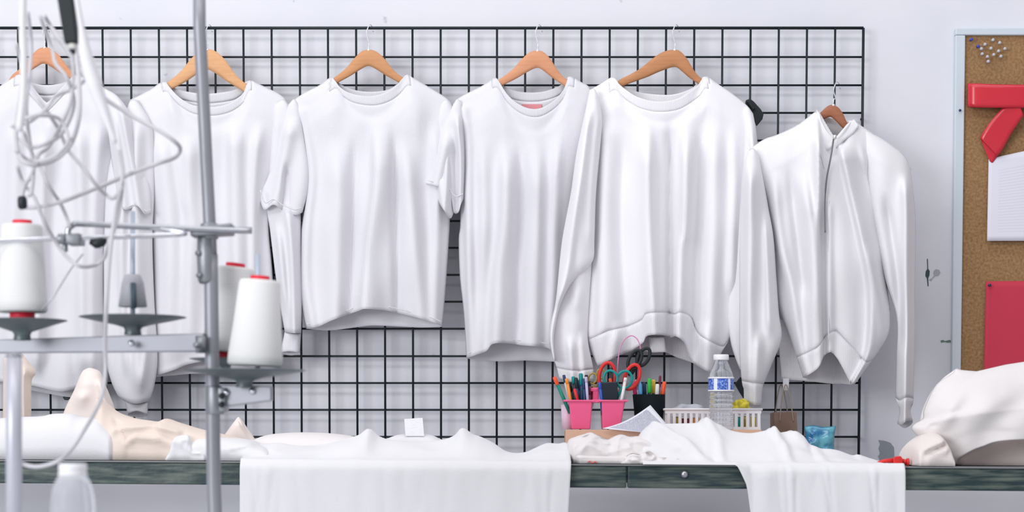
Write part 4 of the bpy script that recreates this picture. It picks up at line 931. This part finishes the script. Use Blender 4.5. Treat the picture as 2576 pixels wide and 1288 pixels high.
# ------------------------------------------------------------------ cork board
YK = WALL-.018
g = thing('cork_board', at(2480, 940, YK), 'framed cork notice board on the wall at the right edge', 'notice board')
vs = [at(2424,84,YK+.006), at(2780,84,YK+.006), at(2780,1120,YK+.006), at(2412,1120,YK+.006)]
MB().hexa(vs, [v+Vector((0,.010,0)) for v in vs]).build('cork_panel', M_CORK, g, smooth=False)
mb = MB()
a = [at(2404,88.5,YK-.004), at(2429,88.5,YK-.004), at(2415,1130,YK-.004), at(2393,1130,YK-.004)]
mb.hexa(a, [v+Vector((0,.022,0)) for v in a])
a = [at(2404,70,YK-.004), at(2780,68,YK-.004), at(2780,88,YK-.004), at(2404,88,YK-.004)]
mb.hexa(a, [v+Vector((0,.022,0)) for v in a])
a = [at(2393,1112,YK-.004), at(2780,1112,YK-.004), at(2780,1134,YK-.004), at(2393,1134,YK-.004)]
mb.hexa(a, [v+Vector((0,.022,0)) for v in a])
mb.build('frame', M_FRAME, g, smooth=False, bevel=.003)
def pin(px, py, m, label, head=.0048):
    t = thing('push_pin', at(px, py, YK), label, 'push pin', 'push pins on the cork board')
    MB().lathe(at(px, py, YK-.001), [(head*.75,0),(head*.6,.002),(head*.4,.004),(head*.5,.008),(head*.9,.010),(head*.8,.0115)], 10, M=Matrix.Rotation(math.pi/2, 3, 'X')).build('pin_head', m, t)
    MB().tube([at(px, py, YK-.002), at(px, py, YK+.012)], .0006, 6).build('pin_point', M_STEEL, t)
M_CP = mat('clear_pin', (.70,.72,.78), .15, trans=.3)
BLP = plain('blue_pin', (.03,.06,.42), .3); NVP = plain('navy_pin', (.02,.03,.12), .35)
pin(2442,101,BLP,'blue push pin in the top left corner of the cork board'); pin(2459,118,BLP,'blue push pin at the left of the clear pins')
pin(2413,279,NVP,'navy push pin stuck in the left frame of the board', .004); pin(2488,718,NVP,'navy push pin holding the red paper')
nm = ['topmost clear push pin','clear push pin at the upper right of the cluster','upper left clear push pin','clear push pin in the middle of the cluster','leftmost clear push pin','clear push pin right of the middle','rightmost clear push pin','lower left clear push pin of the cluster','clear push pin at the lower right','clear push pin in the lower middle','lowest clear push pin','clear push pin left of the lower middle']
for (x, y), n_ in zip([(2496,102),(2513,109),(2476,113),(2491,123),(2467,124),(2510,130),(2526,124),(2469,137),(2516,143),(2498,139),(2484,156),(2482,144)], nm):
    pin(x, y, M_CP, n_+' on the cork board')
# ribbon
g = thing('red_ribbon', at(2490, 300, YK), 'shiny red satin ribbon looped on the cork board', 'ribbon')
def strip(name, rows, m, parent):
    """rows of (x0,y0,x1,y1,Y)"""
    vs = []; fs = []; R_ = crom(rows, 6); K = 7
    for r in R_:
        for k in range(K):
            t = k/(K-1); vs.append(at(r[0]+(r[2]-r[0])*t, r[1]+(r[3]-r[1])*t, r[4]))
    for i in range(len(R_)-1):
        for k in range(K-1): a = i*K+k; fs.append((a, a+1, a+K+1, a+K))
    return mesh_obj(name, vs, fs, m, parent, solid=.0006)
strip('loop', [(2640,214,2640,272,YK-.030),(2560,213,2560,271,YK-.036),(2500,212,2500,271,YK-.034),(2460,210,2460,270,YK-.030),(2444,210,2444,269,YK-.024),(2435,210,2435,269,YK-.012),(2440,211,2440,270,YK-.004),(2480,212,2480,271,YK-.002),(2640,214,2640,272,YK-.003)], M_RIBBON, g)
strip('tail', [(2555,240,2575,290,YK-.034),(2524,270,2560,312,YK-.030),(2498,298,2542,340,YK-.022),(2480,322,2522,376,YK-.016),(2467,345,2510,392,YK-.010),(2468,352,2508,394,YK-.005),(2478,378,2498,408,YK-.003),(2490,406,2494,409,YK-.002)], M_RIBBON, g)
# papers
M_LIST = mat('printed_list', (.80,.79,.86), .7)
nt = M_LIST.node_tree; tc = nt.nodes.new('ShaderNodeTexCoord'); sp = nt.nodes.new('ShaderNodeSeparateXYZ'); nt.links.new(tc.outputs['UV'], sp.inputs[0]); u, v_ = sp.outputs[0], sp.outputs[1]
ink = mth(nt, 'MULTIPLY', mth(nt, 'MULTIPLY', mth(nt, 'MULTIPLY', mth(nt, 'GREATER_THAN', u, .17), mth(nt, 'LESS_THAN', u, .9)), mth(nt, 'MULTIPLY', mth(nt, 'GREATER_THAN', v_, .1), mth(nt, 'LESS_THAN', v_, .85))), mth(nt, 'GREATER_THAN', mth(nt, 'SINE', mth(nt, 'MULTIPLY', v_, 190)), .2))
mx = nt.nodes.new('ShaderNodeMixRGB'); nt.links.new(mth(nt, 'MULTIPLY', ink, .2), mx.inputs[0]); mx.inputs[1].default_value = (.76,.75,.84,1); mx.inputs[2].default_value = (.48,.48,.56,1)
nt.links.new(mx.outputs[0], nt.nodes['Principled BSDF'].inputs['Base Color'])
o = sheet('printed_list', [at(2483,606,YK-.008), at(2640,606,YK-.008), at(2640,366,YK-.001), at(2487,400,YK-.001)], Vector((0,-.002,0)), M_LIST); tag(o, 'white printed paper pinned below the red ribbon', 'paper')
o = sheet('red_paper', [at(2474,960,YK-.003), at(2640,960,YK-.003), at(2640,706,YK-.001), at(2480,708,YK-.001)], Vector((0,-.002,0)), M_REDPAPER); tag(o, 'red paper pinned low on the cork board above the cream sweatshirt', 'paper')

# ------------------------------------------------------------------ foreground: sewing table, thread stand
YS = 3.70
st = thing('sewing_table', (at(300,0,3.3).x, 3.3, 0), 'sewing machine table carrying the thread stand, below the picture', 'table')
MB().box(-1.35, .1, 2.75, 3.85, .685, .715).build('tabletop', mat('pale_laminate', (.72,.72,.74), .4), st, smooth=False, bevel=.004)
for x in (-1.3, .05):
    for y in (2.8, 3.8): MB().box(x-.02, x+.02, y-.02, y+.02, 0, .685).build('leg', M_PAINTSTEEL, st, smooth=False)
ZT = .715
ts = thing('thread_stand', Vector((at(538,0,YS).x, YS, ZT)), 'grey steel thread stand with a tall pole, rods and spool trays', 'thread stand')
p = [at(501,-60,YS), at(502,65,YS), at(527,560,YS), at(531,700,YS), at(533,860,YS), at(538,1222,YS), at(541,1300,YS)]
MB().tube([p[0], p[1], p[2], at(530,640,YS)], m2(16, YS), 24).build('upper_pole', M_PAINTSTEEL, ts)
q = Vector((p[-1].x, YS, ZT+.001))
MB().tube([at(530,640,YS), p[3], p[4], p[5], p[6], q], m2(18, YS), 24).build('lower_pole', M_PAINTSTEEL, ts)
MB().lathe(q, [(.05,0),(.05,.006),(.025,.010),(.02,.03)], 28).build('base_plate', M_PAINTSTEEL, ts)
mb = MB(); mb.tube([at(517,592,YS), at(518,600,YS), at(519,650,YS), at(521,706,YS), at(521,714,YS)], [m2(19,YS), m2(22,YS), m2(24,YS), m2(23,YS), m2(18,YS)], 20)
for (x, y) in ((496,636),(499,692)): mb.tube([at(506,y,YS-.01), at(x,y+1,YS-.02)], .005, 10)
mb.build('pole_joint', M_GREYMET, ts)
# cross clamp
mb = MB()
a = [at(478,572,YS-.03), at(582,560,YS-.03), at(582,588,YS-.03), at(478,594,YS-.03)]
mb.hexa(a, [v+Vector((0,.05,0)) for v in a]); mb.tube([at(527,562,YS), at(527,602,YS)], m2(23, YS), 16)
mb.build('rod_clamp', M_GREYMET, ts, bevel=.003)
P = crom([tuple(at(x, y, Y)) for x, y, Y in [(186,612,YS-.05),(174,596,YS-.05),(172,578,YS-.05),(184,566,YS-.05),(205,563,YS-.048),(370,571,YS-.04),(520,577,YS-.034),(634,581,YS-.03)]], 6)
MB().tube(P, m2(7.5, YS), 12).build('guide_rod', M_STEEL, ts)
MB().tube([at(250,566,YS+.03), at(400,571,YS+.03), at(634,575,YS+.03)], m2(4, YS), 10).build('guide_rod', M_STEEL, ts)
P = crom([tuple(at(x, y, Y)) for x, y, Y in [(-40,606,YS-.07),(150,600,YS-.07),(350,594,YS-.068),(445,590,YS-.066),(462,589,YS-.055),(462,586,YS-.045),(420,579,YS-.040),(365,571,YS-.040)]], 6)
MB().tube(P, m2(6, YS), 12).build('thread_guide_rod', M_CHROME, ts)
mb = MB(); a = [at(164,588,YS-.09), at(200,586,YS-.09), at(200,613,YS-.09), at(165,614,YS-.09)]; mb.hexa(a, [v+Vector((0,.05,0)) for v in a])
mb.tube([at(146,601,YS-.07), at(166,601,YS-.07)], m2(13, YS), 14); mb.tube([at(163,612,YS-.06), at(164,634,YS-.06)], m2(7, YS), 10)
mb.build('guide_clamp', M_GREYMET, ts, bevel=.002)
mb = MB(); mb.tube([at(226,609,YS-.07), at(240,613,YS-.07), at(258,608,YS-.07), at(268,604,YS-.07)], [.004,.009,.009,.004], 12); mb.tube([at(246,612,YS-.07), at(246,624,YS-.07)], .005, 10)
mb.build('knob', M_BLACK, ts)
# left cross bar
def bar(q0, q1, Y0, Y1, name, h0, h1, parent, d=.028, m=M_PAINTSTEEL):
    a = [at(q0[0], q0[1], Y0), at(q1[0], q1[1], Y1), at(q1[0], q1[1]+h1, Y1), at(q0[0], q0[1]+h0, Y0)]
    return MB().hexa(a, [v+Vector((0, d, 0)) for v in a]).build(name, m, parent, smooth=False, bevel=.002)
bar((-40,855),(512,838),YS+.04,YS-.02,'cross_bar',33,46,ts)
mb = MB(); mb.tube([at(505,845,YS-.025), at(505,888,YS-.025)], m2(13,YS), 12); mb.tube([at(498,868,YS-.03), at(494,868,YS-.045)], .006, 12); mb.build('bar_bracket', M_GREYMET, ts)
# right arm
bar((556,968),(682,972),YS-.035,YS-.06,'cross_arm',56,36,ts, d=.03)
mb = MB(); mb.tube([at(540,972,YS), at(541,1042,YS)], m2(24, YS), 20); a = [at(548,975,YS-.045), at(568,975,YS-.045), at(566,1036,YS-.045), at(550,1036,YS-.045)]; mb.hexa(a, [v+Vector((0,.05,0)) for v in a])
mb.build('arm_clamp', M_GREYMET, ts, bevel=.002)
for (x, y) in ((558,996),(558,1018)): MB().lathe(at(x,y,YS-.046), [(.0001,.005),(.005,.005),(.006,0)], 12, M=Matrix.Rotation(math.pi/2, 3, 'X')).build('screw', M_BLACK, ts)
for (x, y) in ((569,987),(635,984)): MB().lathe(at(x,y,YS-.052 if x > 600 else YS-.040), [(.0001,.0065),(.005,.005),(.0065,0)], 14, M=Matrix.Rotation(math.pi/2, 3, 'X')).build('screw', M_CHROME, ts)
MB().lathe(at(335,864,YS), [(.0001,.0265),(.005,.025),(.0065,.016)], 14, M=Matrix.Rotation(math.pi/2, 3, 'X')).build('screw', M_CHROME, ts)
def tray(cx, cy, r, hubpx, Y, name='spool_tray'):
    R0 = m2(r, Y); d = m2(hubpx, Y)
    prof = [(m2(22,Y),-d),(m2(20,Y),-d*.72),(m2(24,Y),-d*.58),(m2(45,Y),-d*.44),(R0*.72,-d*.2),(R0*.99,-d*.015),(R0,0),(R0*.98,.001),(R0*.6,-d*.10),(m2(18,Y),-d*.2),(.004,-d*.2)]
    return MB().lathe(at(cx, cy, Y), prof, 56, cap=False).build(name, M_TRAY, ts)
tray(334, 798, 134, 44, YS+.01); tray(56, 806, 112, 50, YS-.03); tray(615, 932, 155, 42, YS-.06)
tray(560, 903, 84, 26, YS+.09)
# pegs
def peg(x, y0, y1, Y, r=.0045): MB().tube([at(x, y0, Y), at(x, y1, Y)], r, 10).build('spool_pin', M_PEG, ts)
peg(334, 532, 800, YS+.01); peg(56, 560, 812, YS-.03); peg(648, 640, 940, YS-.06)
MB().tube([at(594,690,YS+.09), at(572,910,YS+.09)], .0035, 10).build('spool_pin', M_PEG, ts)
c = at(334, 772, YS+.01)
M_HOLD = mat('smoky_cone_holder', (.55,.55,.60), .4, alpha=.75)
MB().lathe(c, [(m2(35,YS),0),(m2(27,YS),m2(60,YS)),(m2(20,YS),m2(78,YS)),(m2(16,YS),m2(81,YS)),(m2(8,YS),m2(82,YS))], 28, cap=False).build('cone_holder', M_HOLD, ts, solid=.0015)
MB().tube([at(335,712,YS+.01-.026), at(337,775,YS+.01-.03)], m2(7,YS), 10).build('holder_slot', mat('dark_slot', (.06,.09,.12), .5), ts)
def cone(top, bot, Y, rt, rb, label, base=True):
    T, B_ = at(*top, Y), at(*bot, Y)
    ax = (T-B_); Hh = ax.length; q = Vector((0,0,1)).rotation_difference(ax.normalized()).to_matrix()
    t = thing('thread_cone', B_, label, 'thread cone', 'white thread cones on the stand')
    MB().lathe(B_, [(rb*.93,0),(rb,.004),(rb*.99,.02),((rb+rt)/2,Hh*.5),(rt*1.02,Hh*.95),(rt*.95,Hh*.985),(rt*.5,Hh*.99)], 40, M=q).build('thread_winding', M_THREAD, t)
    MB().lathe(B_, [(rt*.44,Hh*.98),(rt*.48,Hh*.985),(rt*.48,Hh*1.035),(rt*.40,Hh*1.037),(rt*.2,Hh*1.02)], 28, M=q).build('core_top', M_REDCORE, t)
    if base: MB().lathe(B_, [(rb*.42,-.014),(rb*.5,-.012),(rb*.5,.002)], 28, M=q).build('core_base', M_REDCORE, t)
    return t
cone((654,702),(641,921),YS-.06,m2(50,YS),m2(68,YS),'front white thread cone with red core top on the right tray', base=False)
cone((592,670),(569,886),YS+.09,m2(52,YS),m2(64,YS),'rear white thread cone leaning behind the front one, its red base showing')
cone((56,562),(56,786),YS-.03,m2(50,YS),m2(62,YS),'white thread cone cut off by the left edge of the picture')

# second stand's pole at the far left
g = thing('side_pole', Vector((at(36,0,3.3).x, 3.3, ZT)), 'pale grey vertical pole at the far left edge under the cross bar', 'pole')
MB().tube([at(35,892,3.3), at(35,1100,3.3), Vector((at(36,0,3.3).x, 3.3, ZT+.001))], m2(20,3.3), 20).build('pole_tube', mat('pale_tube', (.55,.55,.62), .4, .3), g)
MB().lathe(Vector((at(36,0,3.3).x, 3.3, ZT)), [(.03,.001),(.03,.006),(.016,.01)], 20).build('pole_foot', M_PAINTSTEEL, g)
MB().lathe(at(35,893,3.3), [(m2(20,3.3),-.004),(m2(21,3.3),0),(m2(12,3.3),.004)], 20).build('pole_cap', M_PAINTSTEEL, g)

# foreground bottle
Yf_ = 3.0
g = thing('water_bottle', Vector((at(183,0,Yf_).x, Yf_, ZT)), 'blurred clear bottle with white cap at the bottom left in front of the table', 'bottle')
b0 = Vector((at(183,0,Yf_).x, Yf_, ZT+.001)); hh = lambda py: px_z(py, Yf_)-b0.z
w = lambda k: m2(k/2, Yf_)
MB().lathe(b0, [(w(100),0),(w(108),.005),(w(112),hh(1270)),(w(106),hh(1245)),(w(95),hh(1222)),(w(80),hh(1204)),(w(66),hh(1194))], 36).build('bottle_body', mat('frosted_bottle', (.92,.93,.96), .08, trans=.8, ior=1.15), g)
MB().lathe(b0, [(w(70),hh(1196)),(w(74),hh(1193)),(w(70),hh(1189)),(w(66),hh(1187)),(w(70),hh(1184)),(w(70),hh(1170)),(w(65),hh(1166))], 30).build('cap', M_CAP, g)

# cords
YC_ = 3.55
cords = [
 ('white cord making the widest loop, ending in a point left of the pole', 5.5, [(112,40),(129,68),(174,135),(219,197),(252,239),(333,292),(400,328),(442,358),(453,376),(440,396),(400,410),(345,430),(291,453),(208,487),(152,508),(93,521),(66,522)], 3.60),
 ('white cord looping in the big round coil at the far left', 6, [(175,20),(190,120),(199,219),(198,297),(178,362),(138,401),(85,415),(50,395),(40,330),(52,240),(60,140),(56,20)], 3.50),
 ('white cord curving down inside the big round coil', 5, [(160,20),(182,150),(182,228),(168,284),(140,340),(120,372),(96,392),(80,440),(62,470),(50,520)], 3.55),
 ('white cord running diagonally from the coil down to the middle', 5, [(40,110),(62,180),(87,233),(118,280),(146,323),(171,376),(208,420),(241,464),(266,490),(284,499),(298,484),(308,440),(300,380)], 3.58),
 ('white cord running straight down to the chrome rod clamp', 5, [(58,330),(80,385),(101,422),(124,470),(152,512),(171,556),(174,572)], 3.62),
 ('white cord hanging in a deep loop below the chrome rod', 5, [(44,420),(57,456),(87,498),(110,554),(132,596),(160,637),(185,661),(208,671),(241,666),(263,646),(273,612),(291,566),(304,500),(308,456)], 3.57),
 ('white cord crossing the coil upwards to the right', 4.5, [(30,318),(46,314),(76,306),(118,272),(140,242),(180,225),(215,200),(228,160)], 3.53),
 ('long white cord hanging past the cross bar down to the table edge', 5.5, [(306,470),(290,540),(276,640),(268,760),(264,860),(265,930),(258,990),(237,1040),(210,1085),(180,1130),(146,1160),(97,1174),(60,1168),(30,1150)], 3.50),
 ('thin white cord slanting down left below the chrome rod', 2.5, [(208,640),(180,674),(152,718),(130,752),(105,780)], 3.63),
 ('white cord rounding the bottom of the coil', 5, [(40,380),(70,402),(108,404),(150,384),(172,350),(150,300),(100,290),(60,300),(36,320)], 3.48),
 ('white cord down the far left edge of the coil', 5, [(70,30),(78,110),(74,190),(66,270),(74,350),(84,420),(80,480),(72,494)], 3.52),
 ('white cord along the right side of the coil bundle', 5, [(100,40),(130,120),(140,160),(170,200),(186,262),(160,330),(120,360),(78,370),(50,350)], 3.56),
]
for lab, r, pts, Y in cords:
    n = len(pts)
    P = crom([tuple(at(x, y, Y+.03*math.sin(i*1.7))) for i, (x, y) in enumerate(pts)], 8)
    o = MB().tube(P, m2(r, Y), 8).build('cord', M_CORD); tag(o, lab, 'cord', 'white cords hanging over the stand')
o = MB().tube(crom([tuple(at(x, y, 3.3)) for x, y in [(190,-20),(205,70),(216,140),(238,215),(262,280),(290,360)]], 8), [m2(float(q), 3.3) for q in np.interp(np.linspace(0,1,41),[0,.2,.4,.6,.8,1],[6,8,17,20,13,5])], 14).build('white_sleeving', M_HOSE); tag(o, 'thick blurred white sleeving slanting down right of the hanging black connector', 'tube')
o = MB().tube(crom([tuple(at(x, y, 3.3)) for x, y in [(58,-20),(57,70),(60,150),(58,240),(48,330)]], 8), m2(9, 3.3), 14).build('white_sleeving', M_HOSE); tag(o, 'blurred white sleeving down the left edge of the cord bundle', 'tube')
g = thing('hanging_connector', at(172, 60, 3.35), 'black connector with a white tip hanging at the top left among the cords', 'connector')
mb = MB(); a = [at(140,-20,3.35), at(182,-20,3.35), at(196,107,3.35), at(161,110,3.35)]; mb.hexa(a, [v+Vector((0,.02,0)) for v in a]); mb.build('grip', M_BLACK, g, smooth=False, bevel=.004)
MB().tube([at(180,108,3.36), at(183,118,3.36), at(184,125,3.36)], [m2(11,3.36), m2(12,3.36), m2(8,3.36)], 14).build('tip', plain('ivory_tip', (.75,.75,.70), .4), g)
MB().tube([at(182,124,3.36), at(186,136,3.36)], [m2(9,3.36), m2(4,3.36)], 12).build('tip_end', M_BLACK, g)
o = MB().tube([at(55,494,3.5), at(56,502,3.5), at(57,520,3.5), at(58,526,3.5)], [m2(9,3.5), m2(12,3.5), m2(12,3.5), m2(8,3.5)], 14).build('black_connector', M_BLACK); tag(o, 'short black connector on the cords at the far left edge', 'connector')

# ------------------------------------------------------------------ light
def area(name, loc, tgt, sx, sy, power, col):
    l = bpy.data.lights.new(name, 'AREA'); l.shape = 'RECTANGLE'; l.size = sx; l.size_y = sy; l.energy = power; l.color = col
    o = bpy.data.objects.new(name, l); COL.objects.link(o); o.location = loc
    o.rotation_euler = (Vector(tgt)-Vector(loc)).to_track_quat('-Z', 'Y').to_euler(); return o
area('ceiling_tube_light', (-0.7, 1.6, 4.2), (-0.4, 5.2, 1.3), 5.0, .7, 68, (1.0, .985, 1.0))
area('left_fill_light', (-4.4, -1.2, 2.3), (-0.7, 5.3, 1.2), 3.4, 2.4, 270, (.95, .97, 1.0))  # unseen soft fill from the left, set far back to lift the low wall
area('tabletop_fill_light', (-0.2, 4.1, 4.3), (-0.2, 4.5, 0), 5.0, .7, 42, (1.0, .985, 1.0))  # added overhead lamp that brightens the tops of the table cloths
w_ = bpy.data.worlds.new('world'); bpy.context.scene.world = w_; w_.use_nodes = True
w_.node_tree.nodes['Background'].inputs[0].default_value = (.93, .94, 1.0, 1); w_.node_tree.nodes['Background'].inputs[1].default_value = .55

# ------------------------------------------------------------------ camera
cam = bpy.data.cameras.new('camera'); co = bpy.data.objects.new('camera', cam); COL.objects.link(co)
co.location = (0, 0, ZC); co.rotation_euler = (math.pi/2, 0, 0)
cam.sensor_width = 36; cam.sensor_fit = 'HORIZONTAL'; cam.lens = 36*F/2576; cam.shift_y = (HOR-644)/2576
cam.clip_start = .05; cam.clip_end = 50
cam.dof.use_dof = True; cam.dof.focus_distance = 5.12; cam.dof.aperture_fstop = 3.6
sc = bpy.context.scene; sc.camera = co
sc.view_settings.view_transform = 'Standard'; sc.view_settings.look = 'None'; sc.view_settings.gamma = 1; sc.view_settings.exposure = -0.17
sc.view_settings.use_curve_mapping = False
